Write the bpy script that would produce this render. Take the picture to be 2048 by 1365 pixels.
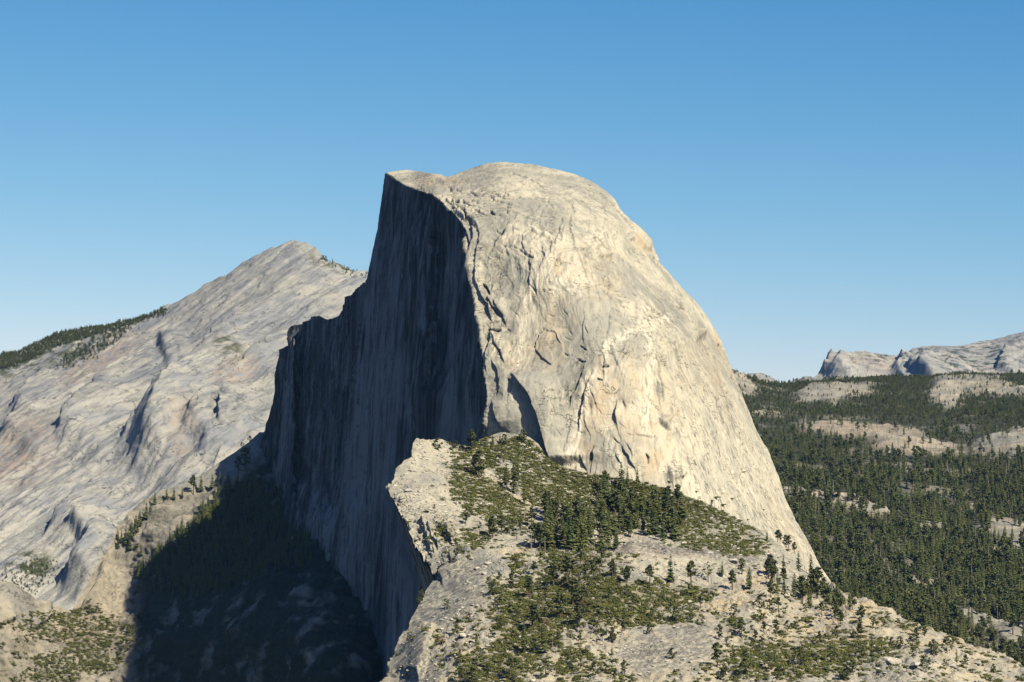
import bpy, math, time
import numpy as np
from mathutils import Vector

T0 = time.time()
R = math.radians
scene = bpy.context.scene
COL = scene.collection
for o in list(bpy.data.objects):
    bpy.data.objects.remove(o)

# ------------------------------------------------------------------ camera
FPX = 6350.0                      # focal length in pixels of a 2048 wide picture
PITCH = R(3.89)
cam_data = bpy.data.cameras.new("camera")
cam_data.sensor_width = 36.0
cam_data.lens = 36.0 * FPX / 2048.0
cam_data.clip_start = 5.0
cam_data.clip_end = 90000.0
cam = bpy.data.objects.new("camera", cam_data)
COL.objects.link(cam)
cam.rotation_euler = (math.pi / 2 + PITCH, 0, 0)
scene.camera = cam

# ------------------------------------------------------------------ sky, sun, exposure
SUN_AZ = R(40)                    # to the right of straight behind the camera
SUN_EL = R(42)
world = bpy.data.worlds.new("World")
scene.world = world
world.use_nodes = True
wn = world.node_tree.nodes
wl = world.node_tree.links
bg = wn["Background"]
sky = wn.new("ShaderNodeTexSky")
sky.sky_type = 'NISHITA'
sky.sun_disc = False
sky.sun_elevation = SUN_EL
sky.sun_rotation = math.pi - SUN_AZ
sky.altitude = 0
sky.air_density = 0.6
sky.dust_density = 0.5
sky.ozone_density = 4.0
# the film's rendering of a clear polarised sky: one tone curve per channel for the whole sky
sep = wn.new("ShaderNodeSeparateColor"); comb = wn.new("ShaderNodeCombineColor")
wl.new(sky.outputs["Color"], sep.inputs[0])
for i, (ref, out, gam, lim) in enumerate(((1.567, 0.092, 2.55, 4.0), (2.716, 0.300, 1.45, 7.0), (5.016, 0.604, 0.85, 9.0))):
    mn = wn.new("ShaderNodeMath"); mn.operation = 'MINIMUM'; mn.inputs[1].default_value = lim
    dv = wn.new("ShaderNodeMath"); dv.operation = 'DIVIDE'; dv.inputs[1].default_value = ref
    pw = wn.new("ShaderNodeMath"); pw.operation = 'POWER'; pw.inputs[1].default_value = gam
    ml = wn.new("ShaderNodeMath"); ml.operation = 'MULTIPLY'; ml.inputs[1].default_value = out * 10 / 2 ** 0.5
    wl.new(sep.outputs[i], mn.inputs[0]); wl.new(mn.outputs[0], dv.inputs[0]); wl.new(dv.outputs[0], pw.inputs[0])
    wl.new(pw.outputs[0], ml.inputs[0]); wl.new(ml.outputs[0], comb.inputs[i])
wl.new(comb.outputs[0], bg.inputs["Color"])
bg.inputs["Strength"].default_value = 0.1

sun_dir = Vector((math.sin(SUN_AZ) * math.cos(SUN_EL), -math.cos(SUN_AZ) * math.cos(SUN_EL), math.sin(SUN_EL)))
sun_data = bpy.data.lights.new("sun", 'SUN')
sun_data.energy = 5.0
sun_data.angle = R(0.5)
sun_data.color = (1.0, 0.93, 0.77)
sun = bpy.data.objects.new("sun", sun_data)
COL.objects.link(sun)
sun.rotation_euler = sun_dir.to_track_quat('Z', 'Y').to_euler()

scene.view_settings.view_transform = 'Standard'
scene.view_settings.look = 'None'
scene.view_settings.exposure = 0.5
scene.view_settings.gamma = 1.0
scene.view_settings.use_curve_mapping = False
scene.cycles.diffuse_bounces = 0
scene.cycles.max_bounces = 4

# ------------------------------------------------------------------ numeric helpers
rng = np.random.default_rng(7)
_perm = rng.permutation(256)
_perm = np.concatenate([_perm, _perm, _perm])
_grad = rng.normal(size=(256, 3))
_grad /= np.linalg.norm(_grad, axis=1)[:, None]
_grad = _grad.astype(np.float32)


def perlin(P):
    Pi = np.floor(P).astype(np.int64)
    F = (P - Pi).astype(np.float32)
    Pi &= 255
    U = F * F * F * (F * (F * 6 - 15) + 10)
    px, py, pz = Pi[..., 0], Pi[..., 1], Pi[..., 2]
    out = 0
    res = []
    for dx in (0, 1):
        a = _perm[(px + dx) & 255]
        for dy in (0, 1):
            b = _perm[(a + py + dy) & 511]
            for dz in (0, 1):
                g = _grad[_perm[(b + pz + dz) & 511]]
                res.append(g[..., 0] * (F[..., 0] - dx) + g[..., 1] * (F[..., 1] - dy) + g[..., 2] * (F[..., 2] - dz))
    u, v, w = U[..., 0], U[..., 1], U[..., 2]
    x00 = res[0] + w * (res[1] - res[0]); x01 = res[2] + w * (res[3] - res[2])
    x10 = res[4] + w * (res[5] - res[4]); x11 = res[6] + w * (res[7] - res[6])
    y0 = x00 + v * (x01 - x00); y1 = x10 + v * (x11 - x10)
    return (y0 + u * (y1 - y0)) * 1.6


def fbm(P, size, octs=4, gain=0.5, ridged=False, seed=0.0):
    """size: scalar or (sx,sy,sz) feature size in metres"""
    S = np.asarray(size, dtype=np.float64) * np.ones(3)
    Q = P / S + seed * 17.31
    a, tot, out = 1.0, 0.0, 0
    for i in range(octs):
        n = perlin(Q)
        if ridged:
            n = 1.0 - 2.0 * np.abs(n)
        out = out + a * n
        tot += a
        a *= gain
        Q = Q * 2.03 + 5.7
    return out / tot


def smooth(a, b, x):
    t = np.clip((x - a) / (b - a), 0, 1)
    return t * t * (3 - 2 * t)


def tps(knots):
    K = np.array(knots, dtype=np.float64)
    XY = K[:, :2] / 300.0
    n = len(K)

    def phi(r2):
        return np.where(r2 > 1e-12, 0.5 * r2 * np.log(np.maximum(r2, 1e-12)), 0)
    A = phi(((XY[:, None] - XY[None]) ** 2).sum(-1)) + np.eye(n) * 0.003
    Pm = np.concatenate([np.ones((n, 1)), XY], 1)
    M = np.block([[A, Pm], [Pm.T, np.zeros((3, 3))]])
    w = np.linalg.solve(M, np.concatenate([K[:, 2], np.zeros(3)]))

    def f(px, py):
        x = px / 300.0; y = py / 300.0
        out = w[n] + w[n + 1] * x + w[n + 2] * y
        for i in range(n):
            out = out + w[i] * phi((x - XY[i, 0]) ** 2 + (y - XY[i, 1]) ** 2)
        return out
    return f


CP, SP = math.cos(PITCH), math.sin(PITCH)


def unproject(px, py, d):
    """the point seen at picture position px,py that lies d metres ahead"""
    m = (px - 1024.0) / FPX
    n = (682.5 - py) / FPX
    Y = CP - SP * n
    Z = SP + CP * n
    k = d / Y
    return np.stack([m * k, d + 0 * m, Z * k], -1)


def project(P):
    yc = P[..., 1] * CP + P[..., 2] * SP
    zc = -P[..., 1] * SP + P[..., 2] * CP
    return 1024 + FPX * P[..., 0] / yc, 682.5 - FPX * zc / yc


def normals(P):
    du = np.gradient(P, axis=0)
    dv = np.gradient(P, axis=1)
    N = np.cross(du, dv)
    N /= np.maximum(np.linalg.norm(N, axis=-1, keepdims=True), 1e-9)
    # towards the camera / up
    s = np.sign(-(N * P).sum(-1, keepdims=True))
    s[s == 0] = 1
    return N * s


def blur(A, n):
    for _ in range(n):
        B = A.copy()
        B[1:-1] = (A[:-2] + 2 * A[1:-1] + A[2:]) / 4
        A = B.copy()
        A[:, 1:-1] = (B[:, :-2] + 2 * B[:, 1:-1] + B[:, 2:]) / 4
    return A


def line_dist(px, py, pts):
    """signed distance (positive to the right of the walking direction in the picture) and 0..1 along a polyline"""
    pts = np.array(pts, dtype=np.float64)
    best = np.full(px.shape, 1e9); sgn = np.zeros(px.shape); al = np.zeros(px.shape)
    seg = np.linalg.norm(np.diff(pts, axis=0), axis=1)
    cum = np.concatenate([[0], np.cumsum(seg)])
    for i in range(len(seg)):
        ax, ay = pts[i]; bx, by = pts[i + 1]
        dx, dy = bx - ax, by - ay
        t = np.clip(((px - ax) * dx + (py - ay) * dy) / (seg[i] ** 2 + 1e-9), 0, 1)
        ex = px - (ax + t * dx); ey = py - (ay + t * dy)
        d = np.hypot(ex, ey)
        m = d < best
        best = np.where(m, d, best)
        sgn = np.where(m, np.sign(dx * ey - dy * ex), sgn)
        al = np.where(m, (cum[i] + t * seg[i]) / cum[-1], al)
    return best, sgn, al


def feature(disp, px, py, pts, amp, kind="step", w=3.0, L=40.0, ends=0.12, side=1, jit=None):
    """relief along a line walked in the picture. step: one side stands proud by amp and dies away over L pixels;
    groove: a cut of width w"""
    P = np.array(pts, dtype=np.float64)
    M = max(L * 3, w * 3) if kind == "step" else w * 3.5
    box = (px > P[:, 0].min() - M) & (px < P[:, 0].max() + M) & (py > P[:, 1].min() - M) & (py < P[:, 1].max() + M)
    if not box.any():
        return disp
    X, Y = px[box], py[box]
    if jit is not None:
        X = X + jit[0][box]; Y = Y + jit[1][box]
    d, s, al = line_dist(X, Y, pts)
    e0, e1 = ends if isinstance(ends, tuple) else (ends, ends)
    taper = smooth(0, e0, al) * smooth(0, e1, 1 - al)
    if kind == "step":
        sd = d * s * side
        prof = np.where(sd > 0, np.exp(-(sd / L) ** 2), np.clip(1 + sd / w, 0, 1))
        disp[box] += amp * prof * taper
    elif kind == "groove":
        disp[box] -= amp * np.exp(-(d / w) ** 2) * np.sqrt(taper)
    elif kind == "ridge":
        disp[box] += amp * np.exp(-(d / w) ** 2) * np.sqrt(taper)
    return disp


def blob(px, py, cx, cy, rx, ry, ang=0.0, soft=0.5):
    c, s = math.cos(R(ang)), math.sin(R(ang))
    dx, dy = px - cx, py - cy
    u = (dx * c + dy * s) / rx
    v = (-dx * s + dy * c) / ry
    return 1 - smooth(1 - soft, 1 + soft, np.sqrt(u * u + v * v))


def ridge_dens(x, y):
    X, Y = np.asarray(x, float), np.asarray(y, float)
    b = lambda *a: blob(X, Y, *a)
    d = (.30 + .14 * smooth(1150, 1200, Y) + .62 * b(950, 950, 70, 45, 35) + .7 * b(985, 1010, 90, 40, 25) + .65 * b(1090, 940, 80, 50, 20) + .7 * b(1200, 995, 160, 45, 10) + .65 * b(1330, 1000, 90, 40, 15) + .5 * b(1430, 1050, 110, 50, 25)
         + .55 * b(1430, 1095, 90, 22, 10) + .6 * b(1130, 1110, 130, 30) + .7 * b(1150, 1190, 150, 50, 5) + .6 * b(1060, 1250, 70, 60) + .55 * b(980, 1335, 80, 35) + .5 * b(1290, 1190, 80, 25) + .5 * b(1380, 1195, 60, 16, -10)
         + .65 * b(1600, 1315, 150, 35, -5) + .5 * b(1730, 1310, 70, 25) + .4 * b(1330, 1235, 80, 20) + .45 * b(1000, 890, 60, 30) + .3 * b(1200, 1330, 120, 30) + .35 * b(1640, 1180, 60, 20, 20) + .3 * b(1750, 1245, 80, 12, 10) + .5 * b(930, 1080, 60, 30))
    d = d - 1.2 * b(840, 935, 42, 55, 50) - 1.1 * b(905, 1185, 85, 45, -35) - .9 * b(1330, 1300, 100, 42, -10) - .5 * b(1480, 1185, 50, 25, -30) - .5 * b(1700, 1235, 45, 25) - .5 * b(1380, 1108, 150, 12, 4) - .5 * b(860, 1010, 50, 35, 20)
    d = d - .6 * b(1000, 965, 60, 8, 38) - .5 * b(830, 1340, 45, 60) - .4 * b(1010, 1106, 60, 7)
    return d


# ------------------------------------------------------------------ object helpers
def tag(o, label=None, cat=None, group=None, kind=None):
    if label: o["label"] = label
    if cat: o["category"] = cat
    if group: o["group"] = group
    if kind: o["kind"] = kind
    return o


def raw_mesh(name, V, F, smooth_shade=False):
    V = np.asarray(V, dtype=np.float32).reshape(-1, 3)
    F = np.asarray(F, dtype=np.int32)
    k = F.shape[1]
    me = bpy.data.meshes.new(name)
    me.vertices.add(len(V)); me.vertices.foreach_set("co", V.ravel())
    me.loops.add(F.size); me.loops.foreach_set("vertex_index", F.ravel())
    me.polygons.add(len(F))
    me.polygons.foreach_set("loop_start", np.arange(0, F.size, k, dtype=np.int32))
    me.polygons.foreach_set("use_smooth", np.full(len(F), smooth_shade))
    me.update(calc_edges=True)
    return me


def grid_faces(nr, nc):
    i = np.arange(nr * nc).reshape(nr, nc)
    return np.stack([i[:-1, :-1], i[1:, :-1], i[1:, 1:], i[:-1, 1:]], -1).reshape(-1, 4)


def link(name, me, mat=None, parent=None):
    o = bpy.data.objects.new(name, me)
    COL.objects.link(o)
    if mat is not None and len(me.materials) == 0:
        me.materials.append(mat)
    if parent is not None:
        o.parent = parent
    return o


def terrain(name, P, mat, attrs=None, label=None):
    me = raw_mesh(name, P, grid_faces(P.shape[0], P.shape[1]), True)
    for k, a in (attrs or {}).items():
        at = me.attributes.new(k, 'FLOAT', 'POINT')
        at.data.foreach_set("value", np.ascontiguousarray(a, dtype=np.float32).ravel())
    o = link(name, me, mat)
    o["kind"] = "structure"
    if label: o["label"] = label
    return o


def ext(A, n, where):
    """repeat the edge of an attribute grid for the skirt rows / columns"""
    if where == "top": return np.concatenate([np.repeat(A[:1], n, 0), A], 0)
    if where == "left": return np.concatenate([np.repeat(A[:, :1], n, 1), A], 1)
    if where == "right": return np.concatenate([A, np.repeat(A[:, -1:], n, 1)], 1)


def skirt(P, where, steps):
    """carry a sheet on behind its crest: steps = list of offsets (dx,dy,dz) from the edge"""
    if where == "top":
        rows = [P[0] + np.array(s) for s in steps[::-1]]
        return np.concatenate([np.array(rows), P], 0)
    if where == "left":
        cols = [P[:, 0] + np.array(s) for s in steps[::-1]]
        return np.concatenate([np.stack(cols, 1), P], 1)
    cols = [P[:, -1] + np.array(s) for s in steps]
    return np.concatenate([P, np.stack(cols, 1)], 1)


class Ground:
    """looks up the built ground under a picture position"""
    def __init__(self, P, px, py):
        self.P = P; self.px = px; self.py = py
        from mathutils.kdtree import KDTree
        st = 3
        a, b = project(P[::st, ::st])
        self.sub = P[::st, ::st].reshape(-1, 3)
        self.S = P[::st, ::st]
        q = np.stack([a, b, 0 * a], -1).reshape(-1, 3)
        self.kd = KDTree(len(q))
        for i, v in enumerate(q):
            self.kd.insert(v, i)
        self.kd.balance()

    def at(self, x, y):
        co, i, d = self.kd.find((x, y, 0))
        return self.sub[i], d

    def near(self, x, y):
        """a random point of the ground within half a cell of the looked-up one"""
        co, i, d = self.kd.find((x, y, 0))
        nr_, nc_ = self.S.shape[:2]
        r, c = divmod(i, nc_)
        r = min(max(r, 1), nr_ - 2); c = min(max(c, 1), nc_ - 2)
        a, b = rng.uniform(-.5, .5, 2)
        S = self.S
        q = S[r, c]
        return q + abs(a) * (S[r, c + (1 if a > 0 else -1)] - q) + abs(b) * (S[r + (1 if b > 0 else -1), c] - q), d

# ------------------------------------------------------------------ materials
def node_mat(name):
    m = bpy.data.materials.new(name)
    m.use_nodes = True
    nt = m.node_tree
    b = nt.nodes["Principled BSDF"]
    b.inputs["Roughness"].default_value = 0.9
    b.inputs["Specular IOR Level"].default_value = 0.15
    return m, nt, b


class NT:
    """small wiring helper"""
    def __init__(self, nt):
        self.nt = nt
        self.co = nt.nodes.new("ShaderNodeNewGeometry").outputs["Position"]

    def new(self, t): return self.nt.nodes.new(t)
    def l(self, a, b): self.nt.links.new(a, b)

    def mapped(self, size, rot=(0, 0, 0)):
        n = self.new("ShaderNodeMapping"); n.vector_type = 'TEXTURE'
        n.inputs["Scale"].default_value = size if hasattr(size, "__len__") else (size,) * 3
        n.inputs["Rotation"].default_value = rot
        self.l(self.co, n.inputs["Vector"])
        return n.outputs["Vector"]

    def noise(self, size, detail=4, rough=0.55, dist=0.0, rot=(0, 0, 0)):
        n = self.new("ShaderNodeTexNoise")
        n.inputs["Scale"].default_value = 1.0
        n.inputs["Detail"].default_value = detail
        n.inputs["Roughness"].default_value = rough
        n.inputs["Distortion"].default_value = dist
        self.l(self.mapped(size, rot), n.inputs["Vector"])
        return n.outputs["Fac"]

    def vor(self, size, feature='DISTANCE_TO_EDGE', rot=(0, 0, 0), warp=None):
        n = self.new("ShaderNodeTexVoronoi"); n.feature = feature
        n.inputs["Scale"].default_value = 1.0
        v = self.mapped(size, rot)
        if warp is not None:
            a = self.new("ShaderNodeVectorMath"); a.operation = 'ADD'
            c = self.new("ShaderNodeVectorMath"); c.operation = 'SCALE'
            c.inputs["Scale"].default_value = warp[1]
            self.l(warp[0], c.inputs[0]); self.l(v, a.inputs[0]); self.l(c.outputs[0], a.inputs[1])
            v = a.outputs[0]
        self.l(v, n.inputs["Vector"])
        return n.outputs["Distance"]

    def rng(self, v, a, b, c=0.0, d=1.0, ease=True):
        n = self.new("ShaderNodeMapRange")
        n.interpolation_type = 'SMOOTHSTEP' if ease else 'LINEAR'
        n.inputs["From Min"].default_value = a; n.inputs["From Max"].default_value = b
        n.inputs["To Min"].default_value = c; n.inputs["To Max"].default_value = d
        self.l(v, n.inputs["Value"])
        return n.outputs["Result"]

    def math(self, op, a, b):
        n = self.new("ShaderNodeMath"); n.operation = op
        for i, v in enumerate((a, b)):
            if isinstance(v, (int, float)): n.inputs[i].default_value = v
            else: self.l(v, n.inputs[i])
        return n.outputs[0]

    def mix(self, fac, a, b, mode='MIX'):
        n = self.new("ShaderNodeMix"); n.data_type = 'RGBA'; n.blend_type = mode
        if isinstance(fac, (int, float)): n.inputs["Factor"].default_value = fac
        else: self.l(fac, n.inputs["Factor"])
        for s, v in ((6, a), (7, b)):
            if isinstance(v, tuple): n.inputs[s].default_value = (*v, 1)
            else: self.l(v, n.inputs[s])
        return n.outputs[2]

    def attr(self, name):
        n = self.new("ShaderNodeAttribute"); n.attribute_name = name
        return n.outputs["Fac"]

    def bump(self, h, dist, strength=1.0, prev=None):
        n = self.new("ShaderNodeBump")
        n.inputs["Distance"].default_value = dist
        n.inputs["Strength"].default_value = strength
        self.l(h, n.inputs["Height"])
        if prev is not None: self.l(prev, n.inputs["Normal"])
        return n.outputs["Normal"]


def rock_material(name, light, grey, dark, stain, unit=1.0, streak=(5, 9, 90), rot=(0, 0, 0), streak_amt=0.5,
                  crack_amt=0.5, bump_m=1.0, soil=None, veg=(0.06, 0.07, 0.025)):
    m, nt, b = node_mat(name)
    g = NT(nt)
    big = g.noise(110 * unit, 6, 0.62, 0.9)
    col = g.mix(g.rng(big, 0.42, 0.60), light, grey)
    st = g.noise(tuple(s * unit for s in streak), 5, 0.62, 0.4, rot)
    st_mask = g.math('MULTIPLY', g.rng(st, 0.50, 0.72), streak_amt)
    col = g.mix(st_mask, col, dark)
    st2 = g.noise(tuple(q * unit for q in (streak[0] * 3.2, streak[1] * 3, streak[2] * 2.2)), 5, 0.6, 0.6, rot)
    col = g.mix(g.math('MULTIPLY', g.rng(st2, 0.50, 0.66), 0.75 * streak_amt), col, tuple(c * .75 for c in grey))
    col = g.mix(g.math('MULTIPLY', g.rng(st2, 0.46, 0.32), 0.5), col, light)
    med = g.noise(22 * unit, 6, 0.62, 1.0)
    col = g.mix(g.math('MULTIPLY', g.rng(med, 0.52, 0.75), 0.55), col, grey)
    col = g.mix(g.math('MULTIPLY', g.rng(med, 0.48, 0.25), 0.35), col, light)
    sta = g.math('MULTIPLY', g.attr("stain"), g.rng(g.noise((14 * unit, 14 * unit, 50 * unit), 5, 0.65, 0.8), 0.36, 0.62))
    col = g.mix(sta, col, stain)
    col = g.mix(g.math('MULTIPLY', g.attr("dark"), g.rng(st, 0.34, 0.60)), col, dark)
    col = g.mix(g.math('MULTIPLY', g.attr("pale"), g.rng(st, 0.62, 0.40)), col, tuple(min(.62, c * 1.18) for c in light))
    fine = g.noise(3.2 * unit, 5, 0.7)
    # lichen specks and thin joints
    cn = g.noise((20 * unit, 20 * unit, 46 * unit), 3, 0.6, 0.5, rot)
    cn2 = g.noise((48 * unit, 48 * unit, 11 * unit), 3, 0.6, 0.8, rot)
    ln = g.rng(g.math('ABSOLUTE', g.math('SUBTRACT', cn, 0.5), 0), 0.010, 0.0)
    ln2 = g.rng(g.math('ABSOLUTE', g.math('SUBTRACT', cn2, 0.5), 0), 0.008, 0.0)
    crack = g.math('MULTIPLY', ln, g.rng(g.noise(45 * unit, 3), 0.50, 0.62))
    crack = g.math('MAXIMUM', crack, g.math('MULTIPLY', ln2, g.rng(g.noise(38 * unit, 2), 0.52, 0.62)))
    col = g.mix(g.math('MULTIPLY', crack, crack_amt), col, tuple(c * 0.35 for c in dark))
    col = g.mix(g.math('MULTIPLY', g.rng(fine, 0.52, 0.78), 0.45), col, dark)
    if soil is not None:
        col = g.mix(g.attr("soil"), col, g.mix(g.rng(fine, 0.4, 0.65), soil, tuple(c * 0.72 for c in soil)))
    vg = g.math('MULTIPLY', g.attr("veg"), 1.0)
    col = g.mix(vg, col, g.mix(fine, veg, tuple(c * 0.6 for c in veg)))
    g.l(col, b.inputs["Base Color"])
    h = g.math('ADD', g.math('MULTIPLY', fine, 0.9), g.math('MULTIPLY', med, 0.9))
    h = g.math('ADD', h, g.math('MULTIPLY', st, 1.6))
    h = g.math('SUBTRACT', h, g.math('MULTIPLY', crack, 1.4))
    g.l(g.bump(h, bump_m * unit), b.inputs["Normal"])
    return m


M_DOME = rock_material("dome_granite", (0.48, 0.43, 0.318), (0.30, 0.283, 0.228), (0.14, 0.133, 0.113), (0.40, 0.30, 0.185),
                       unit=1.0, streak=(4, 8, 80), streak_amt=0.75, crack_amt=0.9, bump_m=0.5)
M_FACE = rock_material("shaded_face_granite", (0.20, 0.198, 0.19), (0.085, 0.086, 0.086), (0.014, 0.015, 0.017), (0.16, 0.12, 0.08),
                       unit=1.0, streak=(5, 16, 260), streak_amt=0.85, crack_amt=0.5, bump_m=1.4)  # wall rock is darker grey; tones lowered further to deepen its shade
M_RIDGE = rock_material("ridge_granite", (0.42, 0.378, 0.28), (0.29, 0.273, 0.225), (0.12, 0.115, 0.105), (0.38, 0.26, 0.16),
                        unit=0.8, streak=(3.5, 8, 70), rot=(0, R(48), 0), streak_amt=0.65, crack_amt=0.8, bump_m=1.2,
                        soil=(0.46, 0.375, 0.235))
M_CLOUDS = rock_material("mountain_granite", (0.345, 0.325, 0.275), (0.235, 0.238, 0.235), (0.115, 0.12, 0.125), (0.36, 0.26, 0.18),
                         unit=1.4, streak=(34, 60, 8), rot=(0, R(-36), 0), streak_amt=0.75, crack_amt=0.95, bump_m=1.8)
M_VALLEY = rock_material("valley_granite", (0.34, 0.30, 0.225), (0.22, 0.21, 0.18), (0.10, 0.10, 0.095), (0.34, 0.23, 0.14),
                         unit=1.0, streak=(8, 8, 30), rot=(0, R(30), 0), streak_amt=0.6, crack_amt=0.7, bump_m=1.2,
                         soil=(0.42, 0.34, 0.23), veg=(0.032, 0.040, 0.020))  # cover colour lowered to deepen the shadow tinted over the bowl
M_HILL = rock_material("forest_floor", (0.40, 0.35, 0.26), (0.28, 0.265, 0.22), (0.14, 0.13, 0.11), (0.33, 0.22, 0.14),
                       unit=2.0, streak=(10, 10, 10), streak_amt=0.4, crack_amt=0.4, bump_m=0.8,
                       soil=(0.40, 0.32, 0.22), veg=(0.050, 0.052, 0.028))
M_PEAK = rock_material("peak_granite", (0.38, 0.355, 0.30), (0.27, 0.265, 0.25), (0.14, 0.145, 0.15), (0.38, 0.30, 0.22),
                       unit=3.0, streak=(8, 20, 60), streak_amt=0.5, crack_amt=0.5, bump_m=1.2, veg=(0.05, 0.065, 0.045))

# ------------------------------------------------------------------ landform: the half dome
print("t mats", time.time() - T0)
EDGE = np.array([(775, 347), (790, 357), (805, 369), (830, 378), (860, 388), (880, 400), (900, 421), (915, 436), (925, 455),
                 (932, 480), (937, 510), (942, 540), (950, 575), (955, 600), (960, 640), (965, 700), (970, 750), (975, 790),
                 (976, 830), (972, 860), (960, 900), (950, 960), (945, 1100), (940, 1500)], dtype=float)
TOP_D = np.array([(500, 1000), (508, 965), (520, 900), (530, 850), (545, 800), (553, 740), (560, 702), (574, 690), (576, 672), (583, 655),
                  (596, 648), (612, 641), (628, 634), (640, 632), (650, 637), (660, 640), (672, 634), (684, 612), (692, 600), (706, 590),
                  (718, 575), (729, 566), (736, 562), (738, 546), (745, 500), (757, 440), (763, 412), (769, 388), (770, 378), (768, 365),
                  (772, 352), (775, 345), (790, 343),
                  (800, 341), (815, 340), (830, 343), (860, 348), (900, 350), (912, 347), (925, 343), (950, 334), (975, 328), (1000, 326), (1030, 327),
                  (1060, 331), (1085, 336), (1100, 340), (1125, 346), (1149, 353), (1170, 361), (1189, 370), (1212, 385), (1229, 402),
                  (1235, 414), (1247, 430), (1269, 449), (1289, 469), (1304, 487), (1314, 509), (1326, 532), (1349, 557),
                  (1369, 579), (1394, 604), (1418, 640), (1439, 675), (1450, 703), (1465, 741), (1487, 793), (1514, 859),
                  (1536, 903), (1558, 956), (1571, 996), (1597, 1044), (1624, 1097), (1637, 1127), (1663, 1167), (1680, 1200)], dtype=float)


def face_plane(px, py):
    m = (px - 1024) / FPX
    n = (1114 - py) / FPX
    return 892.3 / (m + 0.27 - 0.13 * n)


edge_knots = [(x, y, face_plane(x, y)) for x, y in EDGE[::2] if y < 1000]
dome_depth = tps(edge_knots + [
    (1000, 326, 4010), (925, 343, 4020), (830, 343, 4160), (1100, 340, 3990), (1190, 370, 3970), (1235, 414, 3950), (1304, 487, 3930),
    (1394, 604, 3900), (1450, 703, 3870), (1514, 859, 3830), (1571, 996, 3780), (1637, 1127, 3700), (1663, 1167, 3670),
    (1000, 400, 3780), (1100, 420, 3745), (1180, 440, 3755), (1000, 500, 3640), (1100, 500, 3615), (1200, 520, 3628), (1270, 560, 3695),
    (1020, 650, 3548), (1120, 650, 3522), (1250, 650, 3530), (1350, 680, 3612), (1050, 800, 3468), (1150, 800, 3448),
    (1300, 800, 3452), (1400, 820, 3530), (1470, 860, 3660), (1050, 950, 3425), (1200, 950, 3395), (1350, 950, 3402),
    (1450, 980, 3475), (1520, 1000, 3600), (1300, 1100, 3345), (1450, 1100, 3425), (1560, 1100, 3550), (1200, 1250, 3320), (1600, 1250, 3570)])

xs = np.concatenate([np.linspace(500, 735, 100), np.linspace(736.5, 980, 165), np.linspace(981.3, 1675, 535)])
nr = 610
ytop = np.interp(xs, TOP_D[:, 0], TOP_D[:, 1])
ybot = np.interp(xs, [500, 880, 960, 1680], [1500, 1500, 1210, 1290])
ybot = np.maximum(ybot, ytop + 40)
tt = np.linspace(0, 1, nr) ** 1.08
px = np.repeat(xs[None], nr, 0)
py = ytop[None] + (ybot - ytop)[None] * tt[:, None]
xe = np.interp(py, EDGE[:, 1], EDGE[:, 0])
on_face = px < xe
d_face = face_plane(px, py)
# shoulder set back to the left of the main wall
xb = np.interp(py, [545, 650, 750, 870, 960, 1040], [738, 735, 720, 706, 698, 690])
rec = smooth(0, 22, xb - px) * (1 - smooth(930, 1080, py))
pill = smooth(598, 585, px) * smooth(640, 700, py)
d_face = d_face + 110 * rec - 70 * pill * rec
# bright slab tower low on the wall
d_face = d_face - 130 * smooth(760, 800, px) * smooth(985, 1030, py)
d_dome = dome_depth(px, py)
# the little plateau behind the brow: joins the rim of the wall
w_rim = smooth(0, 30, px - xe)
d = np.where(on_face, d_face, d_dome)
P = unproject(px, py, d)
# soften the mesh a little where wall and dome meet
N = blur(normals(P), 2)
disp = np.zeros(px.shape)
lit = (~on_face).astype(float)
jit = (fbm(P, 14, 3, seed=1) * 5, fbm(P, 14, 3, seed=2) * 5)
# --- dome side: exfoliation shells, flutes, roughness
dm = lit * smooth(0, 25, px - xe)
n1 = fbm(P, (95, 95, 130), 3, 0.5, seed=3)
sh = n1 * 3.5
shell = np.floor(sh) + smooth(0.0, 0.10, sh - np.floor(sh))
disp += dm * (fbm(P, 170, 2, seed=4) * 3.5 + shell * 0.7)
flute_band = blob(px, py, 1110, 500, 170, 120, 10, 0.5)
warp = fbm(P, 60, 2, seed=5) * 25
Pw = P.copy(); Pw[..., 0] += warp
disp += dm * fbm(Pw, (13, 40, 95), 3, 0.5, ridged=True, seed=6) * (0.15 + 2.2 * flute_band)
disp += dm * fbm(P, (9, 9, 14), 4, 0.6, seed=7) * 0.4
disp += dm * fbm(Pw, (3.5, 12, 30), 2, seed=8) * 0.5
# rough, blocky strip near the rim and top ledges
rim = lit * (np.exp(-np.abs(px - xe) / 45.0) * smooth(330, 380, py)) + blob(px, py, 910, 385, 70, 40, 15, 0.6) * lit
b1 = fbm(P, (22, 40, 12), 3, seed=9) * 3
disp += np.clip(rim, 0, 1) * ((np.floor(b1) + smooth(0, 0.25, b1 - np.floor(b1))) * 1.2 + fbm(P, 6, 3, seed=10) * 0.8)
# --- wall: vertical ribs and corners
fc = on_face.astype(float)
Pf = P.copy(); Pf[..., 0] = 0
disp += fc * fbm(Pf, (1, 60, 520), 4, 0.55, seed=11) * 9
disp += fc * fbm(Pf, (1, 14, 200), 3, 0.6, seed=12) * 2.6
disp += fc * fbm(P, (20, 20, 26), 4, 0.6, seed=13) * (1.2 + 5.0 * rec)


def ft(pts, amp, **k):
    global disp
    k['L'] = max(k.get('L', 30) * 1.6, 14)
    if 'ends' not in k: k['ends'] = 0.45
    if k.get('kind') == 'groove': amp *= 1.15; k['w'] = max(k['w'] * .85, 1.25); k['ends'] = 0.3
    disp = feature(disp, px, py, pts, amp * (1.0 if k.get('kind') else 0.6), jit=jit, **k)


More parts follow.
